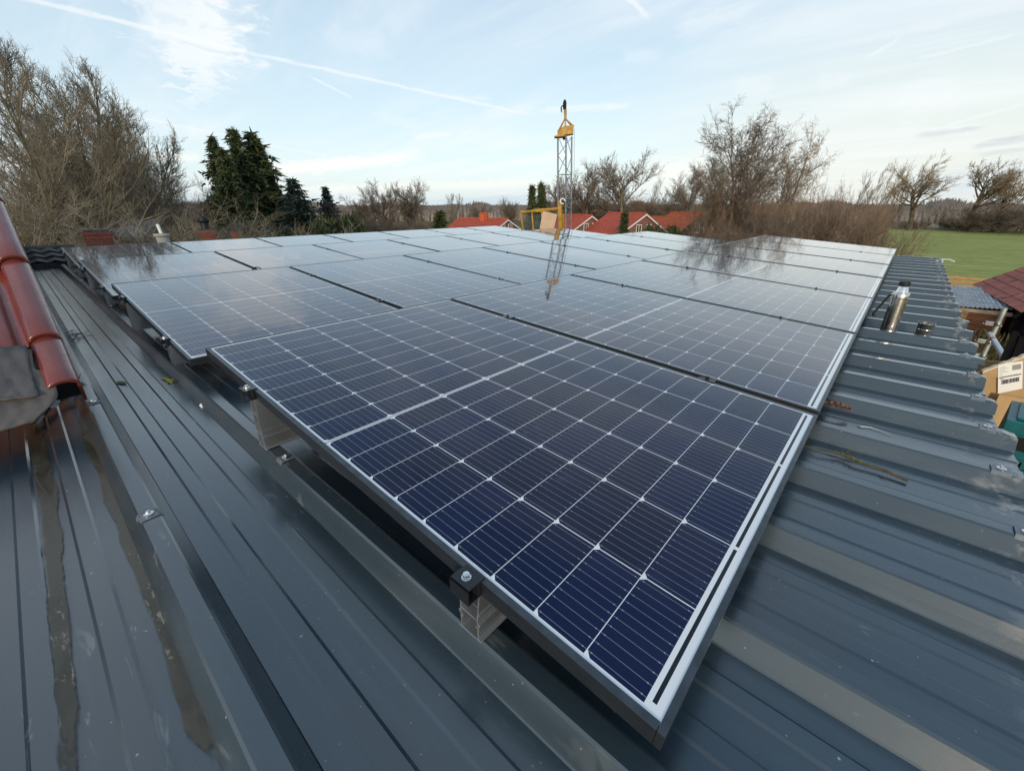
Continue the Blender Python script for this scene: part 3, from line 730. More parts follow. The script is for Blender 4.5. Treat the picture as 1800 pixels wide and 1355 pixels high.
# long mossy twig
tp = [atz(u, v, VALLEY + h) for u, v, h in ((1412, 783, .012), (1440, 790, .016), (1478, 799, .012), (1505, 811, .013), (1545, 823, .012), (1596, 845, .008))]
mb = MB(); mb.mat = 0
mb.tube(tp, [0.0022, 0.003, 0.0036, 0.0042, 0.004, 0.0045], 7)
mb.tube([tp[2], tp[2] + np.array([0.02, 0.03, 0.012]), tp[2] + np.array([0.05, 0.035, 0.006])], [0.002, 0.0016, 0.001], 5)
mb.tube([tp[3], tp[3] + np.array([-0.025, 0.022, 0.010])], [0.002, 0.001], 5)
mb.tube([tp[4], tp[4] + np.array([0.03, -0.018, 0.008])], [0.002, 0.001], 5)
tw = mb.build('twig', M['twig'], smooth=50); tag(tw, 'long brown twig with moss lying in a valley of the right-hand roof edge', 'twig')
mb = MB()
for q in range(46):
    a = random.uniform(1.6, 3.2); i = int(a); f = a - i; p = tp[i] * (1 - f) + tp[i + 1] * f
    e = np.array([random.uniform(-.012, .012), random.uniform(-.008, .008), random.uniform(.0, .010)])
    mb.tube([p, p + e], [0.0018, 0.0006], 4)
mb.build('moss', M['moss'], tw)
# tangle of thin twigs by the tiles
mb = MB(); cc = atz(132, 592, VALLEY + 0.004); rr = random.Random(5)
for q in range(15):
    a = rr.uniform(0, 6.28); L = rr.uniform(0.06, 0.20); p = cc + np.array([rr.uniform(-.12, .12), rr.uniform(-.022, .022), 0.004])
    d = np.array([math.cos(a), math.sin(a) * 0.35, 0]); n_ = np.array([-d[1], d[0], 0])
    mb.tube([p + d * L * k / 4 + n_ * 0.02 * math.sin(k * 1.1 + q) + np.array([0, 0, 0.012 * abs(math.sin(k + q))]) for k in range(5)], 0.0016, 5)
o = mb.build('twig_tangle', M['twig'], smooth=50); tag(o, 'tangle of thin dark twigs on the metal roof at the edge of red tiles', 'twigs')
# yellow strap with a loop
a = atz(284, 665, VALLEY + 0.004); b2 = atz(301, 671, VALLEY + 0.004); d = (b2 - a); L = np.linalg.norm(d); d /= L; nn = np.array([-d[1], d[0], 0])
mb = MB(); mb.tube([a, a + d * L * .45 + (0, 0, .006), a + d * L * .7 + nn * .008, a + d * L * 1.0 + nn * .009 + (0, 0, .007), a + d * L * 1.12, a + d * L * .98 - nn * .010 + (0, 0, .005), a + d * L * .72 - nn * .004], 0.0035, 6)
o = mb.build('cable_tie', M['yellow_strap'], smooth=60); tag(o, 'small looped yellow plastic strip lying on the metal roof', 'strip')
mb = MB(); pd = atz(357, 712, VALLEY + 0.002)
mb.lathe([(0.013, 0), (0.012, 0.004), (0.006, 0.008), (0.0, 0.009)], pd, 10); mb.lathe([(0.008, 0), (0.006, 0.004), (0.0, 0.005)], pd + np.array([0.018, -0.006, 0]), 8)
o = mb.build('bird_dropping', M['dropping'], smooth=60); tag(o, 'white bird dropping in the valley left of the first panel', 'dropping')
mb = MB(); s1 = atz(1645, 460, CROWN); mb.tube([s1, s1 + (.05, .03, .03), s1 + (.12, .02, .035), s1 + (.18, .03, .01)], 0.008, 6); mb.tube([s1 + (.05, .03, .03), s1 + (.06, -.1, .01)], 0.008, 6)
o = mb.build('metal_clip', M['edge'], smooth=50); tag(o, 'small pale metal clip left near the far corner of ribbed roof', 'clip')
mb = MB(); pts = [atz(u, v, VALLEY + 0.0045) for u, v in ((1508, 746), (1513, 749), (1530, 751), (1552, 758), (1566, 764))]
mb.tube(pts, [0.0018, 0.0024, 0.0018, 0.001, 0.0005], 6); o = mb.build('paint_drip', M['dropping'], smooth=50); tag(o, 'thin white smear on the valley above the mossy twig', 'smear')

# ================================================================ flask and cup
fl = thing('vacuum_flask', 'brushed steel vacuum flask with black stopper and strap standing on the ribbed roof', 'flask', (1.842, 3.118, VALLEY + 0.0045))
FR = 0.0400
mb = MB(); mb.lathe([(0, 0), (FR - .003, 0), (FR, .003), (FR, .205), (FR - .0015, .2065), (FR - .0015, .2085), (FR + .001, .2105), (FR + .001, .222), (FR - .0022, .2235), (FR - .0022, .2265), (FR + .001, .228), (FR + .001, .252), (FR - .002, .2565), (FR - .0075, .2575)], n=64)
mb.build('body', M['steel'], fl, smooth=40)
mb = MB(); mb.lathe([(FR - .0085, .256), (FR - .010, .260), (FR - .0185, .292), (FR - .0195, .294), (0.01, .294)], n=48); mb.build('neck', M['steel_bright'], fl, smooth=40)
mb = MB(); mb.lathe([(0, .2935), (0.0235, .2935), (0.0262, .296), (0.0262, .316), (0.0245, .3195), (0.0205, .3205), (0.020, .319), (0, .319)], n=36)
for k in range(24):
    a = 2 * math.pi * k / 24; mb.tube([(0.0262 * math.cos(a), 0.0262 * math.sin(a), .297), (0.0262 * math.cos(a), 0.0262 * math.sin(a), .316)], 0.0012, 4)
mb.build('stopper', M['plastic_black'], fl, smooth=40)
mb = MB()
sa = Vector((-0.72, -0.30, 0)).normalized()
for off in (-0.006, 0.006):
    sd2 = Vector((-sa.y, sa.x, 0)) * off
    mb.tube([sa * (FR + .0005) + sd2 + Vector((0, 0, .238)), sa * (FR + .010) + sd2 + Vector((0, 0, .241)), sa * (FR + .020) + sd2 + Vector((0, 0, .225)), sa * (FR + .045) + sd2 * .8 + Vector((0, 0, .165)), sa * (FR + .066) + sd2 * .6 + Vector((0, 0, .118)), sa * (FR + .062) + sd2 * .6 + Vector((0, 0, .106)), sa * (FR + .050) + sd2 * .4 + Vector((0, 0, .112))], 0.0042, 8)
mb.build('strap', M['plastic_black'], fl, smooth=60)
mb = MB(); mb.box((-0.006, -0.009, .228), (0.006, 0.009, .246)); o = mb.build('strap_mount', M['steel_bright'], fl, loc=tuple(sa * (FR + .003))); o.rotation_euler = (0, 0, math.atan2(sa.y, sa.x))
cp = thing('steel_cup', 'small polished steel cup standing right of the flask', 'cup', (2.002, 3.125, VALLEY + 0.0045))
mb = MB(); mb.lathe([(0, 0), (.0315, 0), (.034, .0025), (.0355, .03), (.0385, .090), (.0405, .0935), (.0398, .0955), (.0375, .094), (.0345, .03), (.031, .005), (0, .004)], n=48); mb.build('bowl', M['steel_dull'], cp, smooth=40)
mb = MB(); mb.lathe([(.0360, .050), (.0375, .052), (.0380, .058), (.0372, .060)], n=48); mb.build('base_band', M['steel_dull'], cp, smooth=40)

# ================================================================ scaffold at the eaves, with what stands on it
DECK = -0.93
sc = thing('scaffold_deck', 'timber scaffold platform just below the right-hand roof edge', 'scaffold', (2.95, 2.3, DECK))
for k in range(4):
    mb = MB(); x0 = 2.34 + k * 0.31 - 2.95
    mb.box((x0, -2.5, -0.045), (x0 + 0.29, 3.25, 0.0)); mb.build('plank', M['plank'], sc, bevel=0.004)
for y in (-2.2, 0.0, 2.9):
    mb = MB(); mb.tube([(-0.75, y, -0.0695), (0.8, y, -0.0695)], 0.024, 12); mb.build('cross_tube', M['pole_green'], sc, smooth=40)
def standard(x, y, top, name_label, cz):
    t = thing('scaffold_pole', name_label, 'scaffold pole', (x, y, GROUND))
    mb = MB(); mb.tube([(0, 0, 0.006), (0, 0, top - GROUND)], 0.0242, 16); mb.lathe([(0.0, 0), (0.075, 0), (0.075, 0.005), (0, 0.006)], n=4); mb.build('tube', M['pole_green'], t, smooth=40)
    for z in cz:
        mb = MB(); zz = z - GROUND
        mb.lathe([(0.0246, -0.020), (0.031, -0.020), (0.031, 0.020), (0.0246, 0.020)], (0, 0, zz), 14)
        mb.box((-0.095, -0.02, zz - 0.022), (-0.031, 0.02, zz + 0.016)); mb.box((-0.112, -0.005, zz - 0.016), (-0.095, 0.005, zz - 0.004))
        mb.tube([(0.0, -0.031, zz), (0.022, -0.065, zz - 0.006)], 0.006, 6); mb.lathe([(0, -0.008), (0.011, -0.008), (0.011, 0.008), (0, 0.008)], (0.022, -0.065, zz - 0.006), 6)
        mb.build('coupler', M['zinc'], t, smooth=35)
    return t
standard(2.80, 6.78, -0.60, 'greenish steel scaffold pole with couplers standing behind the cardboard box', (-0.78, -0.99, -1.16))
rl = thing('guard_rail', 'white scaffold tube with a red tape band ending at the scaffold pole', 'tube', (2.755, 6.0, -0.86))
ra, rb = Vector((0.0, 0.62, -0.01)), Vector((-0.05, -1.15, 0.075))
mb = MB(); mb.tube([ra, rb], 0.0242, 16); mb.build('tube', M['tube_white'], rl, smooth=40)
d_ = (rb - ra).normalized(); mb = MB(); mb.tube([ra + d_ * 0.33, ra + d_ * 0.42], 0.0250, 16); mb.build('tape_band', M['tape_red'], rl, smooth=40)

# cardboard box, open, its long side turned to the roof; local y runs along that side
def atx(u, v, x):
    d = ray(u, v); return CAM + d * ((x - CAM[0]) / d[0])
ck = atx(1729, 655, 2.38); yawb = R(90 - 62)
bx = thing('cardboard_box', 'open brown cardboard box with a white shipping label on the scaffold', 'box', (ck[0], ck[1], DECK), (0, 0, yawb))
HB = ck[2] - DECK - 0.005; BW, BL, t = 0.62, 0.30, 0.006
mb = MB(); mb.box((0, 0, 0.001), (BW, BL, t)); mb.box((0, 0, t), (t, BL, HB)); mb.box((BW - t, 0, t), (BW, BL, HB)); mb.box((t, 0, t), (BW - t, t, HB)); mb.box((t, BL - t, t), (BW - t, BL, HB))
mb.build('body', M['card'], bx)
RB = Matrix.Rotation(-yawb, 3, 'Z')
def inbox(p): return RB @ (Vector(p) - Vector((ck[0], ck[1], DECK)))
def onface(u, v, off):
    """point of the ray on the plane local y = off"""
    d = RB @ Vector(ray(u, v)); c_ = inbox(CAM); tt = (off - c_.y) / d.y; return c_ + d * tt
def slab(name, q, m_, th=0.006):
    mb = MB(); mb.add([tuple(a) for a in q] + [(a.x, a.y + th, a.z + 0.001) for a in q], [(0, 1, 2, 3), (7, 6, 5, 4), (0, 4, 5, 1), (1, 5, 6, 2), (2, 6, 7, 3), (3, 7, 4, 0)]); return mb.build(name, m_, bx)
e1 = onface(1727, 655, -0.008); e2 = onface(1860, 606, -0.008)
slab('front_flap', [Vector((0.0, -0.008, HB - 0.02)), Vector((BW, -0.008, HB - 0.02)), e2, e1], M['card'])
n_ = 26; mb = MB(); vs = []                                       # pale torn edge along the flap
for i in range(n_ + 1):
    p = e1.lerp(e2, i / n_); w = 0.010 + 0.006 * math.sin(i * 1.9) + 0.004 * math.sin(i * 4.3)
    vs += [(p.x, -0.0095, p.z - 0.002), (p.x, -0.0095, p.z + w), (p.x, 0.012, p.z + w + 0.003), (p.x, 0.012, p.z - 0.002)]
mb.add(vs, [(4 * i + a, 4 * i + 4 + a, 4 * i + 4 + (a + 1) % 4, 4 * i + (a + 1) % 4) for i in range(n_) for a in range(4)] + [(0, 1, 2, 3), (4 * n_ + 3, 4 * n_ + 2, 4 * n_ + 1, 4 * n_)])
mb.build('torn_edge', M['card_edge'], bx)
slab('rear_flap', [Vector((0.0, BL + 0.001, HB)), Vector((BW, BL + 0.001, HB)), Vector((BW, BL + 0.05, HB - 0.13)), Vector((0, BL + 0.05, HB - 0.13))], M['card'])
slab('loose_flap', [onface(1757, 693, -0.055), onface(1734, 742, -0.11), onface(1860, 790, -0.11), onface(1860, 712, -0.055)], M['card'])
# shipping label: grey lines, a dark block, a bar code
A_, B_, C_, D_ = onface(1754.5, 641, -0.0105), onface(1798, 634.5, -0.0105), onface(1797, 683, -0.0105), onface(1754, 692, -0.0105)
def lp(x, y, o): p = A_ * (1 - x) * (1 - y) + B_ * x * (1 - y) + C_ * x * y + D_ * (1 - x) * y; return (p.x, -0.0105 - o, p.z)
lab_m = MB(); lab_m.add([lp(0, 0, 0), lp(1, 0, 0), lp(1, 1, 0), lp(0, 1, 0)], [(0, 1, 2, 3)])
lab_o = lab_m.build('shipping_label', M['paper'], bx)
mb = MB()
def rect(x0, y0, x1, y1, o=0.001): mb.add([lp(x0, y0, o), lp(x1, y0, o), lp(x1, y1, o), lp(x0, y1, o)], [(0, 1, 2, 3)])
mb.mat = 1
for i in range(4): rect(0.06, 0.10 + i * 0.06, 0.30 + 0.12 * (i % 2), 0.115 + i * 0.06)
rect(0.58, 0.09, 0.93, 0.27); rect(0.06, 0.36, 0.2, 0.375)
mb.mat = 0
rb_ = random.Random(9)
x = 0.05
while x < 0.92:
    w = rb_.choice((0.02, 0.03, 0.045)); rect(x, 0.435, min(0.94, x + w), 0.475); x += w + 0.012
x = 0.14
while x < 0.86:
    w = rb_.choice((0.008, 0.012, 0.02)); rect(x, 0.55, x + w, 0.70); x += w + rb_.choice((0.008, 0.014))
rect(0.08, 0.505, 0.24, 0.525)
mb.build('print', [M['ink'], M['ink_grey']], lab_o)
# teal stackable tool case
tcx = thing('tool_case', 'teal plastic tool case with dark recesses standing on the scaffold by the box', 'tool case', (2.372, 2.615, DECK), (0, 0, R(-9)))
HC = 0.435; W_, D_c = 0.46, 0.34
mb = MB(); mb.box((0, 0, 0.004), (W_, D_c, HC * 0.46)); lo_ = mb.build('lower_shell', M['teal'], tcx, bevel=0.02)
mb = MB(); mb.box((0, 0, HC * 0.47), (W_, D_c, HC)); mb.box((0.03, 0.03, HC + 0.0005), (0.10, D_c - 0.03, HC + 0.012)); mb.box((W_ - 0.10, 0.03, HC + 0.0005), (W_ - 0.03, D_c - 0.03, HC + 0.012)); li_ = mb.build('lid', M['teal'], tcx, bevel=0.018)
for nm, x0, x1, z0, z1 in (('handle_recess', 0.045, 0.16, HC * 0.66, HC * 0.86), ('latch', 0.02, 0.12, HC * 0.34, HC * 0.58), ('latch', 0.30, 0.40, HC * 0.34, HC * 0.58), ('handle_recess', 0.27, 0.40, HC * 0.66, HC * 0.86)):
    mb = MB(); w = 0.008
    mb.box((x0, -0.010, z0), (x0 + w, 0.004, z1)); mb.box((x1 - w, -0.010, z0), (x1, 0.004, z1)); mb.box((x0 + w, -0.010, z1 - w), (x1 - w, 0.004, z1)); mb.box((x0 + w, -0.010, z0), (x1 - w, 0.004, z0 + w)); mb.mat = 1; mb.box((x0 + w, -0.002, z0 + w), (x1 - w, 0.004, z1 - w))
    mb.build(nm, [M['teal'], M['plastic_black']], tcx)
for x0 in (0.0, W_ - 0.05):
    for y0 in (0.03, D_c - 0.07):
        mb = MB(); mb.box((x0 + 0.005, y0, 0.0), (x0 + 0.045, y0 + 0.04, 0.0038)); mb.build('foot', M['plastic_black'], tcx)

# person in black, crouching behind the box; only the back and an arm reach into the picture
def skin_body(name, verts, edges, radii, m_, parent, root=0, sub=2):
    me = bpy.data.meshes.new(name); me.from_pydata([tuple(v) for v in verts], edges, []); me.materials.append(m_)
    o = bpy.data.objects.new(name, me); COL.objects.link(o); o.parent = parent
    sk = o.modifiers.new('skin', 'SKIN'); sk.use_smooth_shade = True
    lay = me.skin_vertices[0] if len(me.skin_vertices) else None
    for i, r_ in enumerate(radii): lay.data[i].radius = (r_, r_) if not isinstance(r_, tuple) else r_
    lay.data[root].use_root = True
    ss = o.modifiers.new('smooth', 'SUBSURF'); ss.levels = sub; ss.render_levels = sub
    return o
pe = thing('person', 'person in a black jacket crouching at the right picture edge behind the box', 'person', (2.86, 5.08, DECK), (0, 0, R(-20)))
pe.scale = (1.12, 1.12, 1.12)
# local: x forward (away from us to the right), y to the left, z up
J = [(-0.05, 0, 0.26), (-0.02, 0, 0.40), (0.08, 0, 0.53), (0.20, 0, 0.60), (0.29, 0, 0.645), (0.345, 0, 0.70),
     (0.18, 0.17, 0.585), (0.25, 0.235, 0.36), (0.44, 0.17, 0.24), (0.18, -0.17, 0.585), (0.25, -0.235, 0.36), (0.44, -0.17, 0.24)]
E_ = [(0, 1), (1, 2), (2, 3), (3, 4), (4, 5), (3, 6), (6, 7), (7, 8), (3, 9), (9, 10), (10, 11)]
try:
    body = skin_body('body', J[:6] + [(0.405, 0, 0.755), (0.44, 0, 0.80)], [(0, 1), (1, 2), (2, 3), (3, 4), (4, 5), (5, 6), (6, 7)], [0.14, 0.14, 0.145, 0.12, 0.055, 0.075, 0.095, 0.07], M['skin'], pe)
    jk = skin_body('jacket', [(-0.09, 0, 0.24)] + J[1:4] + [(0.27, 0, 0.635)] + J[6:], [(0, 1), (1, 2), (2, 3), (3, 4), (3, 5), (5, 6), (6, 7), (3, 8), (8, 9), (9, 10)], [(0.20, 0.185), (0.205, 0.185), (0.205, 0.18), (0.155, 0.14), 0.085, 0.090, 0.066, 0.052, 0.090, 0.066, 0.052], M['jacket'], pe)
    tr_ = skin_body('trousers', [(-0.08, 0, 0.235), (-0.02, 0.11, 0.24), (0.30, 0.17, 0.30), (0.04, 0.15, 0.09), (-0.02, -0.11, 0.24), (0.30, -0.17, 0.30), (0.04, -0.15, 0.09)], [(0, 1), (1, 2), (2, 3), (0, 4), (4, 5), (5, 6)], [0.15, 0.115, 0.078, 0.055, 0.115, 0.078, 0.055], M['trouser'], pe)
    hr = skin_body('hair', [(0.35, 0, 0.79), (0.41, 0, 0.845), (0.455, 0, 0.845)], [(0, 1), (1, 2)], [0.075, 0.088, 0.07], M['hair'], pe)
    for s in (1, -1):
        mb = MB(); mb.box((-0.03, s * 0.15 - 0.045, 0.0), (0.22, s * 0.15 + 0.045, 0.075)); mb.build('shoe', M['rubber'], pe, bevel=0.025)
        hx, hy, hz = 0.47, s * 0.155, 0.215
        fv = [(hx, hy, hz), (hx + 0.06, hy - s * 0.01, hz - 0.03)]; fe_ = [(0, 1)]; fr_ = [0.030, 0.032]
        for k in range(4):
            oy = hy + (k - 1.5) * 0.018; b0 = len(fv); L = (0.060, 0.070, 0.066, 0.052)[k]
            fv += [(hx + 0.085, oy, hz - 0.045), (hx + 0.085 + L * 0.6, oy, hz - 0.075), (hx + 0.085 + L * 0.75, oy, hz - 0.105)]; fe_ += [(1, b0), (b0, b0 + 1), (b0 + 1, b0 + 2)]; fr_ += [0.010, 0.009, 0.007]
        b0 = len(fv); fv += [(hx + 0.045, hy - s * 0.045, hz - 0.03), (hx + 0.075, hy - s * 0.055, hz - 0.06)]; fe_ += [(0, b0), (b0, b0 + 1)]; fr_ += [0.012, 0.009]
        skin_body('hand', fv, fe_, fr_, M['skin'], pe, sub=1)
except Exception as ex:
    print('person:', ex)

# ================================================================ ground, fields, far woods
def ground_mat(name, c1, c2, c3, sc=0.15):
    m_ = bpy.data.materials.new(name); m_.use_nodes = True; b = NB(m_.node_tree); p = m_.node_tree.nodes['Principled BSDF']
    g = b.node('ShaderNodeNewGeometry'); P = g.outputs['Position']
    n = b.noise(P, sc, 7, 0.65); n2 = b.noise(P, sc * 14, 5, 0.7); n3 = b.noise(b.mapping(P, (0.4, 2.0, 1), (0, 0, 0), (0, 0, R(-12))), sc * 1.6, 4, 0.6)
    c = b.mix(b.ramp(n, 0.36, 0.64), c1, c2); c = b.mix(b.ramp(n3, 0.5, 0.72, 0, 0.6), c, c3)
    c = b.mix(b.ramp(n2, 0.3, 0.75, 0.0, 0.55), c, tuple(x * 0.5 for x in c1))
    b.put(p.inputs['Base Color'], c); p.inputs['Roughness'].default_value = 0.95; p.inputs['Specular IOR Level'].default_value = 0.1
    b.put(p.inputs['Normal'], b.bump(n2, 0.6, 0.1)); return m_
M['ground'] = ground_mat('garden_ground', (0.15, 0.125, 0.065), (0.13, 0.125, 0.055), (0.20, 0.16, 0.10), 0.10)
M['field'] = ground_mat('green_meadow', (0.29, 0.32, 0.085), (0.36, 0.37, 0.11), (0.48, 0.42, 0.18), 0.05)
M['far_field'] = ground_mat('dull_far_field', (0.27, 0.23, 0.13), (0.33, 0.28, 0.17), (0.23, 0.22, 0.11), 0.02)
def sheet(name, pts, z, m_):
    mb = MB(); mb.add([(x, y, z) for x, y in pts], [tuple(range(len(pts)))])
    o = mb.build(name, m_); tag(o, None, None, kind='structure'); return o
sheet('ground', [(1500 * math.cos(a), 1500 * math.sin(a)) for a in np.linspace(0, 2 * math.pi, 49)[:-1]], GROUND, M['ground'])
sheet('meadow', [(-9, 46), (90, 40), (140, 152), (-16, 158)], GROUND + 0.03, M['field'])
sheet('far_field', [(-60, 176), (220, 168), (300, 255), (-80, 262)], GROUND + 0.04, M['far_field'])
sheet('far_field', [(-90, 292), (320, 285), (420, 380), (-110, 385)], GROUND + 0.04, M['field'])

# ---------------------------------------------------------------- fast meshes from segments and quads
def raw_mesh(name, V, F, mats, mi=None, smooth=False):
    me = bpy.data.meshes.new(name); nf, k = F.shape
    me.vertices.add(len(V)); me.vertices.foreach_set('co', V.astype(np.float32).ravel())
    me.loops.add(nf * k); me.loops.foreach_set('vertex_index', F.astype(np.int32).ravel())
    me.polygons.add(nf); me.polygons.foreach_set('loop_start', np.arange(0, nf * k, k, dtype=np.int32))
    for m_ in mats: me.materials.append(m_)
    if mi is not None: me.polygons.foreach_set('material_index', mi.astype(np.int32))
    if smooth: me.polygons.foreach_set('use_smooth', np.ones(nf, bool))
    me.update(calc_edges=True); return me
def seg_mesh(name, seg, mats, n=3, mi=None):
    P0, P1, r0, r1 = seg
    D = P1 - P0; D /= np.linalg.norm(D, axis=1, keepdims=True) + 1e-9
    A = np.cross(D, np.array([0.31, 0.17, 0.2])); A /= np.linalg.norm(A, axis=1, keepdims=True) + 1e-9; B = np.cross(D, A)
    ang = np.arange(n) * 2 * math.pi / n
    o = np.cos(ang)[None, :, None] * A[:, None] + np.sin(ang)[None, :, None] * B[:, None]
    V = np.stack([P0[:, None] + o * r0[:, None, None], P1[:, None] + o * r1[:, None, None]], 1).reshape(-1, 3)
    base = np.arange(len(P0))[:, None, None] * 2 * n; k = np.arange(n)
    F = np.stack([k, (k + 1) % n, (k + 1) % n + n, k + n], 1)[None] + base
    return raw_mesh(name, V, F.reshape(-1, 4), mats, None if mi is None else np.repeat(mi, n), True)
def norm(a): return a / (np.linalg.norm(a, axis=-1, keepdims=True) + 1e-9)
def grow(seed, H, stems, levels, spread=0.15, lean=(0, 0, 0)):
    """returns a list of segment sets, one per level; unit = metres"""
    rg = np.random.default_rng(seed); out = []
    N = stems; p = rg.normal(0, 0.10 * max(1, stems - 1) ** 0.5, (N, 3)); p[:, 2] = 0
    d = norm(np.concatenate([rg.normal(0, spread, (N, 2)), np.ones((N, 1))], 1)); L = H * rg.uniform(0.78, 1.0, N); r = np.full(N, levels[0]['r'] / max(1, stems) ** 0.4)
    for li, lv in enumerate(levels):
        ns = lv['ns']; pts = [p]; rs = [r]; dirs = [d]; q = p; dd = d
        for i in range(ns):
            dd = norm(dd + rg.normal(0, lv['wig'], dd.shape) + np.array([0, 0, lv['trop']]) + np.array(lean) * lv.get('lean', 1.0))
            q = q + dd * (L / ns)[:, None]; pts.append(q); dirs.append(dd)
            rs.append(r * (1 - (1 - lv['tip']) * (i + 1) / ns))
        P = np.stack(pts, 1); Rr = np.stack(rs, 1); Dd = np.stack(dirs, 1)
        out.append((P[:, :-1].reshape(-1, 3), P[:, 1:].reshape(-1, 3), Rr[:, :-1].ravel(), Rr[:, 1:].ravel()))
        if li + 1 == len(levels): break
        nx = levels[li + 1]; m = nx['n']
        f = lv.get('start', 0.2) + (1 - lv.get('start', 0.2)) * (np.arange(m)[None] + rg.uniform(0, 1, (len(p), m))) / m
        f = np.clip(f, 0, 0.999); x = f * ns; i0 = x.astype(int); fr = (x - i0)[..., None]; ar = np.arange(len(p))[:, None]
        cp = P[ar, i0] * (1 - fr) + P[ar, i0 + 1] * fr; cd = Dd[ar, i0 + 1]
        cr_ = Rr[ar, i0] * (1 - fr[..., 0]) + Rr[ar, i0 + 1] * fr[..., 0]
        rv = norm(rg.normal(0, 1, cd.shape)); pr = norm(rv - cd * (rv * cd).sum(-1, keepdims=True))
        if nx.get('flat'): pr[..., 2] *= nx['flat']; pr = norm(pr)
        an = np.radians(rg.normal(nx['ang'], nx.get('angv', 8), f.shape))[..., None]
        nd = norm(cd * np.cos(an) + pr * np.sin(an))
        shape = nx.get('shape', (1.0, 0.45)); Lc = L[:, None] * nx['ratio'] * (shape[0] + (shape[1] - shape[0]) * f) * rg.uniform(0.65, 1.2, f.shape)
        p = cp.reshape(-1, 3); d = nd.reshape(-1, 3); L = Lc.ravel(); r = np.minimum(np.maximum(cr_.ravel() * nx['rr'], nx['rmin']), cr_.ravel())
    return out
def bark(name, c, var=0.35):
    return mat(name, c, 0.9, 0, 0.15, var=var, scale=1.3)
M['bark_olive'] = bark('olive_bark', (0.19, 0.168, 0.095)); M['twig_olive'] = bark('olive_twig', (0.215, 0.185, 0.135))
M['bark_grey'] = bark('grey_brown_bark', (0.16, 0.13, 0.095)); M['twig_grey'] = bark('grey_brown_twig', (0.19, 0.148, 0.108))
M['bark_red'] = bark('red_brown_bark', (0.19, 0.135, 0.095)); M['twig_red'] = bark('red_brown_twig', (0.26, 0.185, 0.13))
M['bark_dark'] = bark('dark_bark', (0.10, 0.08, 0.055)); M['twig_tan'] = bark('tan_twig', (0.27, 0.205, 0.13))
def bare_proto(name, lv, bm, tm, cut=1):
    tr = [np.concatenate([l[i] for l in lv[:cut]]) for i in range(4)]; cw = [np.concatenate([l[i] for l in lv[cut:]]) for i in range(4)]
    big = cw[2] > 0.03
    a = seg_mesh(name + '_trunk', tr, [bm], 7)
    b3 = seg_mesh(name + '_crown', cw, [bm, tm], 3, (~big).astype(int))
    return a, b3, float(np.percentile(lv[-1][1][:, 2], 99.0))
LV = {}
def ash(seed, H=1.0, stems=2): return grow(seed, 12, stems, [
    dict(r=0.19, ns=7, wig=0.06, trop=0.03, tip=0.12, start=0.08),
    dict(n=19, ratio=0.44, ang=31, angv=9, wig=0.07, trop=0.12, tip=0.2, rr=0.55, rmin=0.03, ns=5, start=0.15, shape=(1.15, 0.40)),
    dict(n=9, ratio=0.48, ang=33, angv=11, wig=0.09, trop=0.11, tip=0.3, rr=0.5, rmin=0.014, ns=4, start=0.15, shape=(1.1, 0.6)),
    dict(n=8, ratio=0.50, ang=32, angv=12, wig=0.09, trop=0.09, tip=0.5, rr=0.55, rmin=0.009, ns=3, start=0.1, shape=(1.1, 0.6)),
    dict(n=4, ratio=0.62, ang=32, angv=12, wig=0.12, trop=0.08, tip=0.6, rr=0.7, rmin=0.007, ns=2)], 0.16)
def oak(seed, lean=(0, 0, 0), k=1.0): return grow(seed, 7.5, 1, [
    dict(r=0.36, ns=6, wig=0.07, trop=0.06, tip=0.25, start=0.28, lean=0.5),
    dict(n=17, ratio=0.80, ang=48, angv=15, wig=0.09, trop=0.07, tip=0.2, rr=0.55, rmin=0.06, ns=6, start=0.2, shape=(1.0, 0.75)),
    dict(n=11, ratio=0.48, ang=40, angv=12, wig=0.11, trop=0.07, tip=0.3, rr=0.5, rmin=0.03 * k, ns=5, start=0.15, shape=(1.1, 0.65)),
    dict(n=10, ratio=0.46, ang=38, angv=12, wig=0.12, trop=0.06, tip=0.5, rr=0.5, rmin=0.020 * k, ns=3, start=0.15, shape=(1.1, 0.7)),
    dict(n=6, ratio=0.52, ang=40, angv=14, wig=0.15, trop=0.05, tip=0.6, rr=0.6, rmin=0.011 * k, ns=2)], 0.05, lean)
def birch(seed, stems=4, lean=(0, 0, 0)): return grow(seed, 12, stems, [
    dict(r=0.24, ns=8, wig=0.06, trop=0.02, tip=0.1, start=0.15),
    dict(n=20, ratio=0.52, ang=40, angv=11, wig=0.09, trop=0.08, tip=0.2, rr=0.5, rmin=0.03, ns=6, start=0.15, shape=(1.2, 0.45)),
    dict(n=11, ratio=0.44, ang=42, angv=12, wig=0.13, trop=0.0, tip=0.3, rr=0.5, rmin=0.016, ns=5, start=0.15, shape=(1.0, 0.7)),
    dict(n=9, ratio=0.55, ang=42, angv=14, wig=0.13, trop=-0.04, tip=0.5, rr=0.55, rmin=0.011, ns=4, start=0.15, lean=1.8),
    dict(n=4, ratio=0.6, ang=28, angv=12, wig=0.1, trop=-0.06, tip=0.6, rr=0.7, rmin=0.0075, ns=3, lean=1.5)], 0.28, lean)
def poplar(seed, lean=(0, 0, 0)): return grow(seed, 12, 4, [
    dict(r=0.12, ns=7, wig=0.04, trop=0.03, tip=0.15, start=0.15),
    dict(n=18, ratio=0.28, ang=30, angv=8, wig=0.08, trop=0.12, tip=0.3, rr=0.5, rmin=0.024, ns=4, start=0.15, shape=(1.1, 0.5)),
    dict(n=10, ratio=0.5, ang=30, angv=10, wig=0.1, trop=0.08, tip=0.5, rr=0.6, rmin=0.018, ns=3),
    dict(n=4, ratio=0.5, ang=30, angv=10, wig=0.1, trop=0.05, tip=0.5, rr=0.6, rmin=0.014, ns=2)], 0.16, lean)
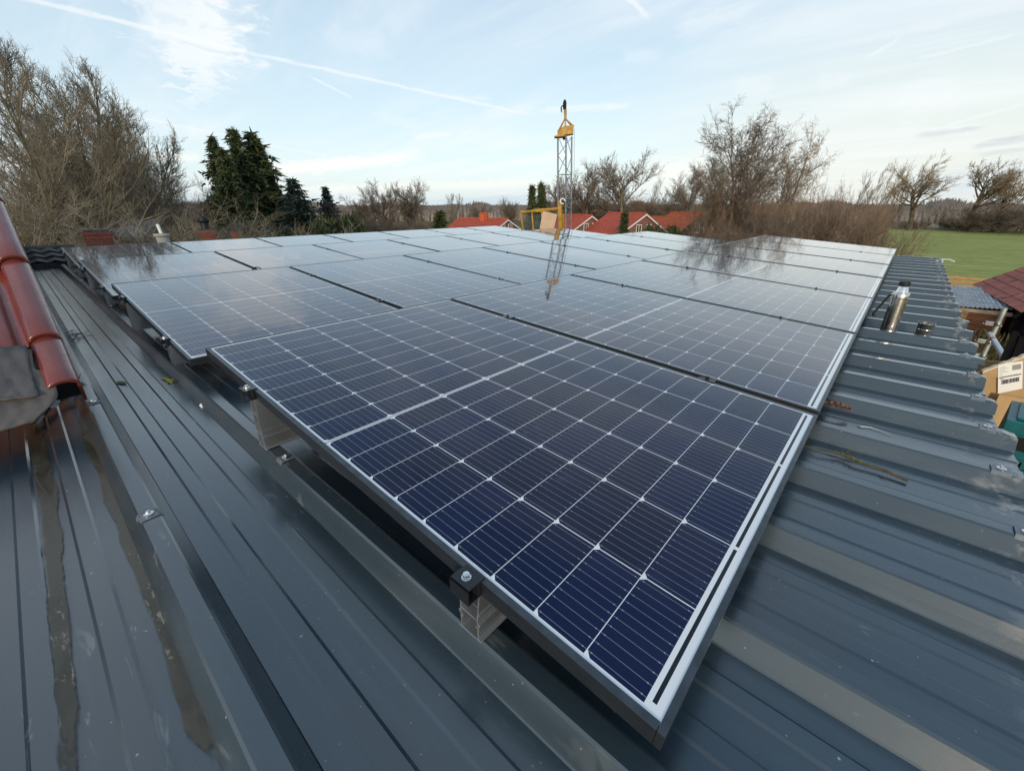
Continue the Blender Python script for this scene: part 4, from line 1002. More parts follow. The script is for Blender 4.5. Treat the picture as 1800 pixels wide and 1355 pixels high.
def shrub(seed, stems=30): return grow(seed, 3.4, stems, [
    dict(r=0.06, ns=5, wig=0.10, trop=0.02, tip=0.3, start=0.15),
    dict(n=10, ratio=0.5, ang=35, angv=12, wig=0.13, trop=0.04, tip=0.4, rr=0.6, rmin=0.014, ns=4, start=0.1, shape=(1.0, 0.5)),
    dict(n=9, ratio=0.5, ang=38, angv=14, wig=0.14, trop=0.03, tip=0.5, rr=0.6, rmin=0.010, ns=3, start=0.1),
    dict(n=5, ratio=0.55, ang=35, angv=12, wig=0.12, trop=0.02, tip=0.6, rr=0.7, rmin=0.008, ns=2)], 0.50)
TREE = {}
def reg(key, lv, bm, tm, cut=1): TREE[key] = bare_proto(key, lv, M[bm], M[tm], cut)
for i, (sd, st) in enumerate(((11, 2), (12, 3), (13, 2), (14, 4))): reg(f'ash{i}', ash(sd, 1, st), 'bark_olive', 'twig_olive')
for i in range(3): reg(f'oak{i}', oak(21 + i), 'bark_grey', 'twig_grey')
def lone_oak(seed, lean): return grow(seed, 6.5, 1, [
    dict(r=0.42, ns=6, wig=0.08, trop=0.05, tip=0.45, start=0.45, lean=0.8),
    dict(n=16, ratio=0.92, ang=52, angv=14, wig=0.09, trop=0.06, tip=0.2, rr=0.5, rmin=0.06, ns=6, start=0.25, shape=(1.0, 0.8)),
    dict(n=10, ratio=0.46, ang=40, angv=12, wig=0.12, trop=0.06, tip=0.3, rr=0.5, rmin=0.032, ns=5, start=0.25, shape=(1.1, 0.7)),
    dict(n=8, ratio=0.46, ang=42, angv=14, wig=0.16, trop=0.06, tip=0.5, rr=0.5, rmin=0.028, ns=3, start=0.2, shape=(1.1, 0.7)),
    dict(n=4, ratio=0.5, ang=38, angv=14, wig=0.15, trop=0.05, tip=0.6, rr=0.6, rmin=0.02, ns=2)], 0.05, lean)
reg('oakw', lone_oak(27, (0.05, 0.0, 0)), 'bark_dark', 'twig_tan'); reg('oakw1', lone_oak(29, (0.05, 0.0, 0)), 'bark_dark', 'twig_tan')
reg('birch0', birch(31, 4), 'bark_red', 'twig_grey'); reg('birch1', birch(32, 3, (0.02, 0.012, 0)), 'bark_grey', 'twig_tan')
def dome(seed): return grow(seed, 12, 2, [
    dict(r=0.27, ns=8, wig=0.06, trop=0.02, tip=0.1, start=0.16),
    dict(n=30, ratio=0.56, ang=47, angv=10, wig=0.07, trop=0.09, tip=0.2, rr=0.5, rmin=0.03, ns=7, start=0.15, shape=(1.0, 0.55)),
    dict(n=11, ratio=0.42, ang=40, angv=12, wig=0.10, trop=0.02, tip=0.3, rr=0.5, rmin=0.016, ns=5, start=0.15, shape=(1.0, 0.7)),
    dict(n=10, ratio=0.52, ang=40, angv=14, wig=0.12, trop=-0.02, tip=0.5, rr=0.55, rmin=0.011, ns=4, start=0.15),
    dict(n=4, ratio=0.6, ang=28, angv=12, wig=0.1, trop=-0.05, tip=0.6, rr=0.7, rmin=0.008, ns=3)], 0.12)
reg('birch2', dome(36), 'bark_red', 'twig_grey')
reg('poplar0', poplar(41, (0.03, 0.0, 0)), 'bark_grey', 'twig_grey'); reg('poplar1', poplar(42, (0.03, 0.0, 0)), 'bark_grey', 'twig_tan')
for i in range(2): reg(f'shrub{i}', shrub(51 + i), 'bark_grey', 'twig_grey')
reg('shrubr', shrub(55, 34), 'bark_red', 'twig_red'); reg('shrubo', shrub(56, 30), 'bark_olive', 'twig_olive')
def tree(key, u, vtop, dist, label, group, wide=1.0, name='bare_tree', cat='tree', rot=None, sink=0.0):
    """stand a tree on the ground in the direction of photo column u, tall enough for its top to reach row vtop"""
    top = spot(u, vtop, dist); a, b3, h = TREE[key]
    H = top[2] - GROUND
    # the trunk stands straight below the top
    s = H / h
    root = thing(name, label, cat, (top[0], top[1], GROUND - sink), (0, 0, rot if rot is not None else random.uniform(0, 6.28)), group)
    root.scale = (s * wide, s * wide, s)
    t = bpy.data.objects.new('trunk' if name != 'shrub' else 'stems', a); COL.objects.link(t); t.parent = root
    c = bpy.data.objects.new('crown', b3); COL.objects.link(c); c.parent = root
    return root
G1 = 'bare wood on the left'
LW = [('ash1', -75, 55, 24, 'tall'), ('ash0', 12, 52, 27, 'tall'), ('ash3', 78, 92, 30, 'tall'), ('ash2', 126, 135, 33, 'medium'), ('ash1', 172, 182, 37, 'medium'), ('ash0', 214, 222, 41, 'medium'), ('ash3', 254, 262, 46, 'low'), ('ash2', 288, 290, 52, 'low'),
      ('ash2', 45, 160, 41, 'rear'), ('ash1', 150, 240, 50, 'rear'), ('ash2', 235, 290, 60, 'rear')]
wl = ['tallest bare tree cut by the left picture edge', 'tall bare tree leaning over the red verge, second of the left wood', 'tall forked bare tree third along the left wood', 'bare tree above the brick chimney, fourth of the left wood', 'bare tree right of the smoking chimney, fifth of the left wood', 'bare tree sixth along the front of the left wood', 'lower bare tree seventh along the left wood', 'lowest bare tree at the right end of the left wood',
      'rear bare tree seen between second and third front trees of the wood', 'rear bare tree between fourth and fifth front trees of the wood', 'rear bare tree farthest right in the left wood']
for (k, u, v, d, _), lb in zip(LW, wl): tree(k, u, v, d, lb, G1, wide=1.15)
for u, v, d, lb in ((40, 362, 19, 'olive brush below the wood at the left picture edge'), (115, 368, 22, 'olive brush just left of the smoking brick chimney'), (185, 372, 25, 'olive brush right behind the smoking brick chimney'), (250, 375, 29, 'olive brush between the metal flue and the smoking chimney'), (310, 370, 34, 'olive brush left of the tall spruces')):
    tree('shrubo', u, v, d, lb, 'brush under the left wood', wide=1.7, name='shrub', cat='shrub')
# ---------------------------------------------------------------- conifers
def leaf_mats(name, cols): return [mat(f'{name}_{i}', c, 0.75, 0, 0.2, var=0.3, scale=2.0) for i, c in enumerate(cols)]
SPR = leaf_mats('spruce_needles', [(0.042, 0.062, 0.028), (0.072, 0.096, 0.040), (0.13, 0.135, 0.055)])  # lighter tones put lit needles into the colour, scattered at random
SPRB = leaf_mats('blue_spruce_needles', [(0.028, 0.046, 0.036), (0.048, 0.072, 0.060), (0.075, 0.10, 0.08)])
IVY = leaf_mats('hedge_leaves', [(0.030, 0.045, 0.012), (0.055, 0.065, 0.020), (0.095, 0.085, 0.035)])
BROWN = leaf_mats('brown_hedge_leaves', [(0.070, 0.055, 0.022), (0.105, 0.085, 0.032), (0.15, 0.115, 0.055)])
def sprays(rg, C, D, L, W, droop=0.35):
    """one quad per row: a tapering needle spray at C along D"""
    D = norm(D + rg.normal(0, 0.35, D.shape) - np.array([0, 0, droop])); S = norm(np.cross(D, rg.normal(0, 1, D.shape)))
    a = C - S * W[:, None] * 0.5; b_ = C + S * W[:, None] * 0.5
    e = C + D * L[:, None]; c = e + S * W[:, None] * 0.12; d_ = e - S * W[:, None] * 0.12
    return np.stack([a, b_, c, d_], 1).reshape(-1, 3)
def conifer(seed, mats, H=12, rad=2.4, whorls=60, per=9, top=0.5, droop=0.3, flat=False, gappy=0.0, pw=0.70):
    rg = np.random.default_rng(seed); V = []
    for w in range(whorls):
        f = (w + rg.uniform(0, 0.9)) / whorls; z = H * (0.03 + 0.965 * f)
        Rw = rad * (1 - f) ** pw * rg.uniform(0.66, 1.14) + 0.03
        if rg.uniform() < gappy: Rw *= 0.6
        for k in range(per):
            a = rg.uniform(0, 2 * math.pi); rl = Rw * rg.uniform(0.6, 1.1); n = max(2, int(rl / 0.22))
            t = (np.arange(n) + rg.uniform(0, 1, n)) / n
            d = np.array([math.cos(a), math.sin(a), 0.35 * (f - 0.35)])
            C = np.array([0, 0, z]) + d * (rl * t)[:, None]; C[:, 2] -= droop * rl * t ** 1.6 - 0.12 * rl * t ** 4
            for rep in range(3):
                side = norm(np.stack([d[0] + rg.normal(0, .7, n), d[1] + rg.normal(0, .7, n), rg.normal(-0.15, .3, n)], 1))
                V.append(sprays(rg, C + rg.normal(0, 0.05, C.shape), side, rg.uniform(0.28, 0.55, n), rg.uniform(0.09, 0.17, n), 0.25))
    zt = H * np.linspace(0.93, 1.0, 14); C = np.stack([zt * 0, zt * 0, zt], 1)
    V.append(sprays(rg, C, rg.normal(0, .5, C.shape) + np.array([0, 0, .7]), np.full(14, 0.30), np.full(14, 0.08), 0))
    V = np.concatenate(V); F = np.arange(len(V)).reshape(-1, 4)
    fol = raw_mesh('conifer_foliage', V, F, mats, rg.choice(len(mats), len(F), p=[0.5, 0.35, 0.15]))
    z = np.linspace(0, H * 0.97, 9); P = np.stack([rg.normal(0, .02, 9), rg.normal(0, .02, 9), z], 1); r = np.linspace(H * 0.016, 0.015, 9)
    tr = seg_mesh('conifer_trunk', (P[:-1], P[1:], r[:-1], r[1:]), [M['bark_dark']], 7)
    return tr, fol, H
TREE['spruce0'] = conifer(61, SPR, 12, 4.2, 74, 12, droop=0.42, gappy=0.3); TREE['spruce1'] = conifer(62, SPR, 12, 3.7, 74, 11, droop=0.5, gappy=0.3)
TREE['blue0'] = conifer(63, SPRB, 7, 2.6, 34, 10, droop=0.2); TREE['cone0'] = conifer(64, SPR, 6, 1.35, 52, 10, droop=0.25, pw=1.05)
def evergreen(key, u, v, d, label, group=None, wide=1.0, name='spruce_tree'):
    top = spot(u, v, d); tr, fol, h = TREE[key]; s = (top[2] - GROUND) / h
    root = thing(name, label, 'tree', (top[0], top[1], GROUND), (0, 0, random.uniform(0, 6.28)), group); root.scale = (s * wide, s * wide, s)
    for nm, me in (('trunk', tr), ('foliage', fol)):
        o = bpy.data.objects.new(nm, me); COL.objects.link(o); o.parent = root
    return root
GS = 'tall evergreens on the left'
evergreen('spruce1', 372, 241, 46, 'dark tall spruce, leftmost of the three tall evergreens', GS, 1.0)
evergreen('spruce0', 408, 226, 44, 'tallest dark spruce in the middle of the three tall evergreens', GS, 0.95)
evergreen('spruce1', 440, 233, 45, 'dark tall spruce, rightmost of the three tall evergreens', GS, 1.4)
evergreen('spruce0', 390, 262, 42, 'dense lower spruce in front of the tall evergreens', GS, 1.0)
evergreen('spruce0', 462, 272, 47, 'lower spruce at the right foot of the tall evergreens', GS, 0.9)
evergreen('blue0', 513, 316, 42, 'bluish spruce right of the tall evergreens', None, 1.1)
evergreen('blue0', 571, 330, 52, 'small bluish spruce with a single pointed top, right of the bluish one', None, 0.8)
evergreen('cone0', 936, 327, 62, 'pointed dark conifer, left of the twin pair behind the basket', 'twin conifers behind the basket', 0.8)
evergreen('cone0', 952, 323, 61, 'pointed dark conifer, right of the twin pair behind the basket', 'twin conifers behind the basket', 0.85)
evergreen('cone0', 1099, 372, 48, 'narrow dark conifer in front of the red-roofed house', None, 1.0)
evergreen('cone0', 773, 372, 46, 'low dark conifer left of the long red roof', None, 1.5)
# leafy evergreen shrubs: clouds of small leaves round a branching core
def leafcloud(seed, mats, n=5200, leaf=0.13, lumps=16, flat=0.75, pw=(0.5, 0.35, 0.15)):
    rg = np.random.default_rng(seed); c = rg.uniform(-1, 1, (lumps, 3)) * np.array([1.0, 1.0, 0.38]) + np.array([0, 0, 0.62]); rr_ = rg.uniform(0.28, 0.52, lumps)
    i = rg.integers(0, lumps, n); d = norm(rg.normal(0, 1, (n, 3))); P = c[i] + d * (rr_[i] * rg.uniform(0.35, 1.0, n) ** 0.5)[:, None] * np.array([1, 1, flat])
    P[:, 2] = np.maximum(P[:, 2], 0.02)
    A = norm(d + rg.normal(0, 0.7, d.shape)); S = norm(np.cross(A, rg.normal(0, 1, A.shape))); l = leaf * rg.uniform(0.6, 1.4, n)[:, None]
    V = np.stack([P, P + A * l * 0.5 + S * l * 0.28, P + A * l, P + A * l * 0.5 - S * l * 0.28], 1).reshape(-1, 3)
    fol = raw_mesh('shrub_leaves', V, np.arange(4 * n).reshape(-1, 4), mats, rg.choice(3, n, p=pw))
    m = lumps * 3; B0 = np.zeros((m, 3)); B0[:, :2] = rg.normal(0, 0.15, (m, 2)); B1 = c[np.arange(m) % lumps] + rg.normal(0, 0.15, (m, 3))
    tr = seg_mesh('shrub_branches', (B0, B1, np.full(m, 0.03), np.full(m, 0.008)), [M['bark_dark']], 4)
    return tr, fol, 1.35
TREE['ever0'] = leafcloud(71, SPR, leaf=0.12); TREE['ivy0'] = leafcloud(72, BROWN, 9000, 0.07, 22, pw=(0.4, 0.4, 0.2)); TREE['ivy1'] = leafcloud(73, IVY, 9000, 0.07, 22)
def leafy(key, pos, h, wide, label, group=None, name='shrub', depth=None):
    tr, fol, hh = TREE[key]; root = thing(name, label, 'shrub', (pos[0], pos[1], GROUND), (0, 0, random.uniform(0, 6.28)), group); s = h / hh
    root.scale = (wide, depth or wide, s)
    for nm, me in (('branches', tr), ('leaves', fol)):
        o = bpy.data.objects.new(nm, me); COL.objects.link(o); o.parent = root
    return root
def leafy_at(key, u, v, d, wide, label, group=None):
    t = spot(u, v, d); return leafy(key, t, t[2] - GROUND, wide, label, group)
leafy_at('ever0', 590, 372, 40, 2.2, 'dark green leafy shrub below the bare trees, right of the spruces')
leafy_at('ever0', 535, 385, 36, 1.8, 'dark leafy shrub at the foot of the bluish spruce')
leafy_at('ever0', 1155, 393, 46, 1.3, 'left dark evergreen bush in front of the orange roofs', 'evergreen bushes at the orange-roofed houses')
leafy_at('ever0', 1183, 393, 46, 1.5, 'right dark evergreen bush in front of the orange roofs', 'evergreen bushes at the orange-roofed houses')
# ---------------------------------------------------------------- bare trees across the middle
GM = 'bare trees behind the red-roofed houses'
mid = [('oak0', 628, 345, 66, 'small bare tree just right of the spruces'), ('oak1', 660, 320, 70, 'round-crowned bare tree, left of the pair left of the red roof'), ('oak2', 722, 320, 72, 'round-crowned bare tree, right of the pair left of the red roof'),
       ('ash0', 790, 340, 76, 'thin upright bare tree above the low dark conifer'), ('oak1', 845, 358, 95, 'low bare tree behind the long red roof'), ('oak2', 893, 350, 90, 'low bare tree left of the twin conifers'),
       ('oak2', 985, 312, 84, 'bare tree seen through the crane mast'), ('oak0', 1035, 288, 80, 'large bare oak right of the crane mast, left of its pair'), ('oak1', 1105, 272, 78, 'largest bare oak right of the crane mast'), ('ash2', 1163, 312, 88, 'slender bare tree right of the large oaks'),
       ('oak0', 1222, 292, 86, 'dark bare tree left of the big birch clump')]
for k, u, v, d, lb in mid: tree(k, u, v, d, lb, GM, wide=1.0 if k[0] == 'o' else 0.9)
for u, v, d, lb in ((600, 372, 50, 'brown brush right of the dark leafy shrub'), (650, 378, 56, 'brown brush below the left round-crowned tree'), (700, 380, 58, 'brown brush below the right round-crowned tree'), (752, 382, 60, 'brown brush left of the low dark conifer')):
    tree('shrub0', u, v, d, lb, 'brush below the middle bare trees', wide=1.5, name='shrub', cat='shrub')
for u, v, d, lb in ((1010, 352, 92, 'reddish brush behind the crane mast base'), (1060, 345, 96, 'reddish brush behind the gap between red roofs'), (1120, 348, 96, 'reddish brush behind the red-roofed house with white windows'), (1185, 352, 90, 'reddish brush behind the orange roofs')):
    tree('shrubr', u, v, d, lb, 'brush behind the red-roofed houses', wide=1.9, name='shrub', cat='shrub')
GB = 'birch clump right of the houses'
tree('birch2', 1335, 200, 46, 'big many-stemmed birch with grey twigs, middle of the clump', GB, wide=1.1)
tree('birch1', 1400, 228, 47, 'birch with tan drooping twigs, right of the clump', GB, wide=0.75)
tree('birch0', 1272, 272, 44, 'lower reddish birch, left of the clump', GB, wide=0.6)
tree('shrubr', 1330, 345, 42, 'tall reddish thicket at the foot of the birch clump', GB, wide=0.75, name='shrub', cat='shrub')
GH = 'brown bushes right of the birch clump'
for k, u, v, d, w, lb in (('shrubr', 1462, 330, 36, 0.65, 'tall brown bush just right of the birch clump'), ('shrub0', 1410, 372, 33, 0.8, 'brown bush below the birches, above the far panels'), ('shrubr', 1520, 358, 33, 0.6, 'brown bush above the far corner of the last panel'), ('shrub1', 1492, 342, 37, 0.6, 'brown bush between two others right of the birches'), ('shrub0', 1340, 375, 31, 0.95, 'low brown bush right of the orange roofs'), ('shrub1', 1552, 385, 32, 0.4, 'lower brown bush at the edge of the green meadow')):
    tree(k, u, v, d, lb, GH, wide=w * 1.1, name='shrub', cat='shrub')
GP = 'thin leaning trees beyond the bushes'
for k, u, v, d, lb in (('poplar0', 1530, 290, 92, 'thin leaning tree, left of the row beyond the bushes'), ('poplar1', 1565, 284, 92, 'thin leaning tree, middle of the row beyond the bushes'), ('poplar0', 1598, 278, 94, 'thin leaning tree, right of the row beyond the bushes')):
    tree(k, u, v, d, lb, GP, wide=0.8, rot=0.0)
tree('oakw', 1640, 277, 150, 'wide windswept oak standing alone at the meadow edge', None, wide=0.95, rot=0.2)
tree('oakw1', 1745, 282, 156, 'windswept bare oak, left of two at the right picture edge', 'oaks at the right edge', wide=0.85, rot=0.5)
tree('oakw', 1795, 290, 158, 'windswept bare oak cut by the right picture edge', 'oaks at the right edge', wide=0.8, rot=2.0)
for q, (u, v, d) in enumerate(((1610, 385, 158), (1680, 384, 160), (1740, 374, 158), (1790, 350, 152))):
    tree('shrub1', u, v, d, ['low brown hedge left of the lone oak', 'low brown hedge right of the lone oak', 'low brown hedge below the right-hand oaks', 'tall pale thicket at the right picture edge beyond the meadow'][q], 'hedge along the far side of the meadow', wide=2.6, name='shrub', cat='shrub')
# far woods on the horizon: nobody could count them
rg = np.random.default_rng(5); n = 26000
az = rg.uniform(R(-96), R(22), n); dd = rg.choice([205, 280, 400, 470, 560], n, p=[.12, .2, .28, .2, .2]) + rg.uniform(-16, 16, n)
hh = (4.6 + 3.2 * (np.sin(az * 37) * 0.5 + 0.5) * (np.sin(az * 91 + dd * 0.01) * 0.5 + 0.5)) * rg.uniform(0.72, 1.04, n) * (0.7 + dd / 700)
B = np.stack([np.sin(az) * dd, np.cos(az) * dd, np.full(n, GROUND)], 1); S = np.stack([np.cos(az), -np.sin(az), 0 * az], 1) * (rg.uniform(0.6, 1.6, n) * (dd / 330))[:, None]
top = B + np.stack([rg.normal(0, .5, n), rg.normal(0, .5, n), hh], 1)
Dp = np.stack([np.sin(az), np.cos(az), 0 * az], 1) * 0.8
V = np.stack([B - S, B + Dp, B + S, B + Dp * 0.2 - np.array([0, 0, 0]), top], 1).reshape(-1, 3)
base = np.arange(n)[:, None] * 5
F = np.concatenate([base + np.array([[0, 1, 4]]), base + np.array([[1, 2, 4]]), base + np.array([[2, 3, 4]]), base + np.array([[3, 0, 4]])])
WM = leaf_mats('far_wood_twigs', [(0.32, 0.255, 0.21), (0.28, 0.235, 0.20), (0.25, 0.23, 0.185)])
o = bpy.data.objects.new('far_woods', raw_mesh('far_woods', V, F, WM, np.tile(rg.choice(3, n), 4))); COL.objects.link(o); tag(o, 'brown leafless woods along the horizon', 'woods', kind='stuff')

# ================================================================ houses beyond
def tiled_slope(mb, A, Bp, C, D, rows, wave, step=0.03, amp=0.02):
    """A-B along the eave, D-C along the ridge; courses and waves are modelled"""
    A, Bp, C, D = (np.array(q, float) for q in (A, Bp, C, D)); L = np.linalg.norm(Bp - A); nw = max(2, int(L / wave) * 4)
    nrm = np.cross(Bp - A, D - A); nrm /= np.linalg.norm(nrm)
    if nrm[2] < 0: nrm = -nrm
    vs = []; k = nw + 1
    for r_ in range(rows):
        for f, h in ((r_ / rows, step), ((r_ + 1) / rows, 0.0)):
            for j in range(k):
                g = j / nw; p = (A * (1 - g) + Bp * g) * (1 - f) + (D * (1 - g) + C * g) * f
                vs.append(p + nrm * (h + amp * (math.sin(2 * math.pi * j / 4) * 0.5 + 0.5)))
    fs = []
    for q in range(2 * rows - 1):
        for j in range(nw): fs.append((q * k + j, q * k + j + 1, (q + 1) * k + j + 1, (q + 1) * k + j))
    mb.add(vs, fs)
def house(ra, rb, half, eave, roofm, wallm, label, name='brick_house', windows=(), chim=None, barge=True, rows=14, wave=0.3, group=None, gablewin=True, dorm=None):
    """ra, rb: ridge ends; half: half depth; eave: eave height (world z)"""
    ra = np.array(ra, float); rb = np.array(rb, float); z = (ra[2] + rb[2]) / 2; ra[2] = rb[2] = z
    e = rb - ra; L = np.linalg.norm(e); e /= L; nr = np.array([e[1], -e[0], 0.0])
    c = (ra + rb) / 2
    if np.dot(CAM - c, nr) < 0: nr = -nr                              # nr points to the viewer's side
    O = Vector((c[0], c[1], GROUND)); root = thing(name, label, 'house', O, group=group)
    W = lambda x, y, zz: c + e * x + nr * y + np.array([0, 0, zz - z])
    hL = L / 2; ov = 0.35; slope = (z - eave) / half
    mb = MB(); iw = hL - 0.25; hw = half - 0.05
    pts = []
    for x in (-iw, iw): pts += [W(x, -hw, GROUND), W(x, hw, GROUND), W(x, hw, eave - 0.05), W(x, 0, z - 0.12), W(x, -hw, eave - 0.05)]
    mb.add(pts, [(0, 1, 2, 3, 4), (9, 8, 7, 6, 5), (0, 5, 6, 1), (1, 6, 7, 2), (2, 7, 8, 3), (3, 8, 9, 4), (4, 9, 5, 0)])
    local(mb, O).build('wall', M[wallm], root)
    mb = MB(); y1 = half + ov; ze = eave - ov * slope
    tiled_slope(mb, W(-hL, y1, ze), W(hL, y1, ze), W(hL, 0, z), W(-hL, 0, z), rows, wave)
    tiled_slope(mb, W(hL, -y1, ze), W(-hL, -y1, ze), W(-hL, 0, z), W(hL, 0, z), rows, wave)
    mb.tube([W(-hL, 0, z + 0.02), W(hL, 0, z + 0.02)], 0.13, 8)
    rf = local(mb, O).build('roof', M[roofm], root)
    if barge:
        for x in (-hL, hL):
            mb = MB()
            for s in (-1, 1):
                a, b2 = W(x, s * y1, ze - 0.02), W(x, 0, z - 0.02); dx = e * (0.05 if x > 0 else -0.05); dz = np.array([0, 0, -0.18])
                mb.add([a, b2, b2 + dz, a + dz, a + dx, b2 + dx, b2 + dz + dx, a + dz + dx], [(0, 1, 2, 3), (7, 6, 5, 4), (0, 4, 5, 1), (3, 2, 6, 7), (1, 5, 6, 2), (0, 3, 7, 4)])
            local(mb, O).build('barge_board', M['whitewood'], root)
    def win(x, y, zc, w, h, gable):
        mb = MB(); mg = MB(); t = 0.07
        if gable: ax, ou = nr, e * (1 if x > 0 else -1); p0 = W((iw + 0.004) * (1 if x > 0 else -1), y, zc)
        else: ax, ou = e, nr * (1 if y > 0 else -1); p0 = W(x, (hw + 0.004) * (1 if y > 0 else -1), zc)
        def bar(x0, x1, z0, z1, o0, o1, mbx):
            q = [p0 + ax * a + np.array([0, 0, zz]) + ou * o for o in (o0, o1) for a, zz in ((x0, z0), (x1, z0), (x1, z1), (x0, z1))]
            mbx.add(q, [(0, 3, 2, 1), (4, 5, 6, 7), (0, 1, 5, 4), (1, 2, 6, 5), (2, 3, 7, 6), (3, 0, 4, 7)])
        bar(-w / 2, -w / 2 + t, -h / 2, h / 2, 0, 0.06, mb); bar(w / 2 - t, w / 2, -h / 2, h / 2, 0, 0.06, mb)
        bar(-w / 2 + t, w / 2 - t, -h / 2, -h / 2 + t, 0, 0.06, mb); bar(-w / 2 + t, w / 2 - t, h / 2 - t, h / 2, 0, 0.06, mb); bar(-0.03, 0.03, -h / 2 + t, h / 2 - t, 0, 0.05, mb)
        bar(-w / 2 + t, w / 2 - t, -h / 2 + t, h / 2 - t, 0, 0.02, mg)
        f = local(mb, O).build('window', M['whitewood'], root); local(mg, O).build('pane', M['winglass'], f)
    if gablewin:
        for sx_ in (-1, 1):
            win(sx_, -0.8, eave + 0.55, 0.85, 1.25, True); win(sx_, 0.8, eave + 0.55, 0.85, 1.25, True)
            win(sx_, -1.6, eave - 1.5, 1.1, 1.3, True); win(sx_, 1.6, eave - 1.5, 1.1, 1.3, True)
    for x in windows: win(x, 1, eave - 1.2, 1.2, 1.2, False)
    if chim is not None:
        mb = MB(); q = W(chim, 0.4, z); mb.box((q[0] - 0.35, q[1] - 0.35, z - 0.7), (q[0] + 0.35, q[1] + 0.35, z + 0.75)); mb.box((q[0] - 0.42, q[1] - 0.42, z + 0.6), (q[0] + 0.42, q[1] + 0.42, z + 0.68))
        ch = local(mb, O).build('chimney', M['tile_orange'], rf)
    return root
GHS = 'red-roofed houses beyond the panels'
def ridge(u0, v0, d0, u1, v1, d1): return spot(u0, v0, d0), spot(u1, v1, d1)
house(*ridge(806, 387, 62, 893, 382, 57), 4.2, -2.9, 'tile_red', 'brick_house', 'low house with long red roof and chimney left of the basket', windows=(-3, 0, 3), chim=0.5, group=GHS)
house(*ridge(985, 379, 64, 1041, 378, 60), 4.4, -2.9, 'tile_red', 'brick_house', 'red-roofed house right behind the crane mast', windows=(-2, 2), group=GHS)
house(*ridge(1069, 376, 62, 1137, 374, 57), 4.4, -2.9, 'tile_red', 'brick_house', 'red-roofed house with white gable windows behind the narrow conifer', windows=(-2, 2), group=GHS)
house(*ridge(1138, 383, 80, 1190, 380, 76), 4.4, -2.9, 'tile_orange', 'brick_house', 'orange-roofed house, left of the orange pair', windows=(-2, 2), barge=False, group=GHS)
house(*ridge(1178, 376, 68, 1240, 373, 64), 4.4, -2.9, 'tile_orange', 'brick_house', 'orange-roofed brick house, right of the orange pair', windows=(-2, 2), barge=False, group=GHS)
# right: outbuilding with old red tiles, shed, board fence
ob = house((7.9, 33.2, -1.55), (9.3, 21.5, -1.55), 2.55, -3.25, 'tile_old', 'brick_house', 'outbuilding with dirty old red tiles at the right picture edge', name='outbuilding', barge=False, rows=9, wave=0.42, gablewin=False)
sh = thing('garden_shed', 'timber shed with a corrugated grey roof beside the outbuilding', 'shed', (4.9, 28.6, GROUND)); SO = Vector((4.9, 28.6, GROUND))
mb = MB(); q = []; n = 60
for i in range(n + 1):
    f = i / n; hz = 0.025 * math.sin(i * 2 * math.pi / 4)
    q += [(3.7 + f * 2.2, 26.0 + 0.8 * f, -3.62 + hz), (3.7 + f * 2.0, 31.2 + 0.4 * f, -3.40 + hz)]
mb.add(q, [(2 * i, 2 * i + 2, 2 * i + 3, 2 * i + 1) for i in range(n)])
o = local(mb, SO).build('roof', mat('weathered_corrugated_sheet', (0.33, 0.35, 0.36), 0.5, 0.3, var=0.35, scale=2.5), sh); s_ = o.modifiers.new('thickness', 'SOLIDIFY'); s_.thickness = 0.01
mb = MB(); mb.box((3.9, 26.25, GROUND), (4.62, 30.9, -3.72))
for k in range(11): mb.box((3.88, 26.21, GROUND + 0.05 + k * 0.165), (4.62, 26.25, GROUND + 0.05 + k * 0.165 + 0.15))
local(mb, SO).build('wall', M['wood'], sh)
mb = MB(); mb.box((4.63, 26.30, GROUND), (5.75, 30.9, -3.72))
for k in range(9): mb.box((4.63, 26.26, GROUND + 0.05 + k * 0.2), (5.75, 26.30, GROUND + 0.05 + k * 0.2 + 0.185))
local(mb, SO).build('door', M['wood_red'], sh)
mb = MB(); mb.box((3.7, 26.06, -3.80), (5.85, 26.10, -3.66)); local(mb, SO).build('fascia', M['plank'], sh)
fe = thing('board_fence', 'low wooden board fence at the meadow edge behind the shed', 'fence', (5.4, 41.5, GROUND))
mb = MB()
for k in range(4): mb.box((-2.6, -0.02, 0.62 + k * 0.26), (1.9, 0.02, 0.62 + k * 0.26 + 0.18))
mb.build('boards', M['wood'], fe)
for x in (-2.5, -0.4, 1.7):
    mb = MB(); mb.box((x - 0.05, 0.022, 0), (x + 0.05, 0.12, 1.62)); mb.build('post', M['wood'], fe)
GI = 'overgrown hedge below the scaffold'
for k, x, y, h, w, lb in (('ivy0', 3.75, 10.5, 3.0, 0.95, 'brown overgrown hedge bush nearest the scaffold pole'), ('ivy1', 4.3, 13.5, 2.5, 1.2, 'greenish overgrown bush behind the scaffold pole'), ('ivy0', 4.4, 17.5, 2.3, 1.3, 'brown overgrown bush in front of the timber shed'), ('ivy0', 5.5, 20.5, 2.5, 1.3, 'brown overgrown bush below the old red tiles'), ('ivy1', 3.4, 8.2, 3.0, 0.9, 'overgrown bush low beneath the scaffold tube'), ('ivy0', 5.3, 15.0, 2.6, 1.2, 'brown overgrown bush beside the person in black')):
    leafy(k, (x, y), h, w, lb, GI)
leafy_at('ivy0', 1778, 552, 15.5, 0.85, 'tall brown bush behind the person in black, below the old red tiles', GI)
leafy_at('ivy1', 1738, 578, 12.5, 0.75, 'low greenish bush seen just left of the scaffold pole', GI)
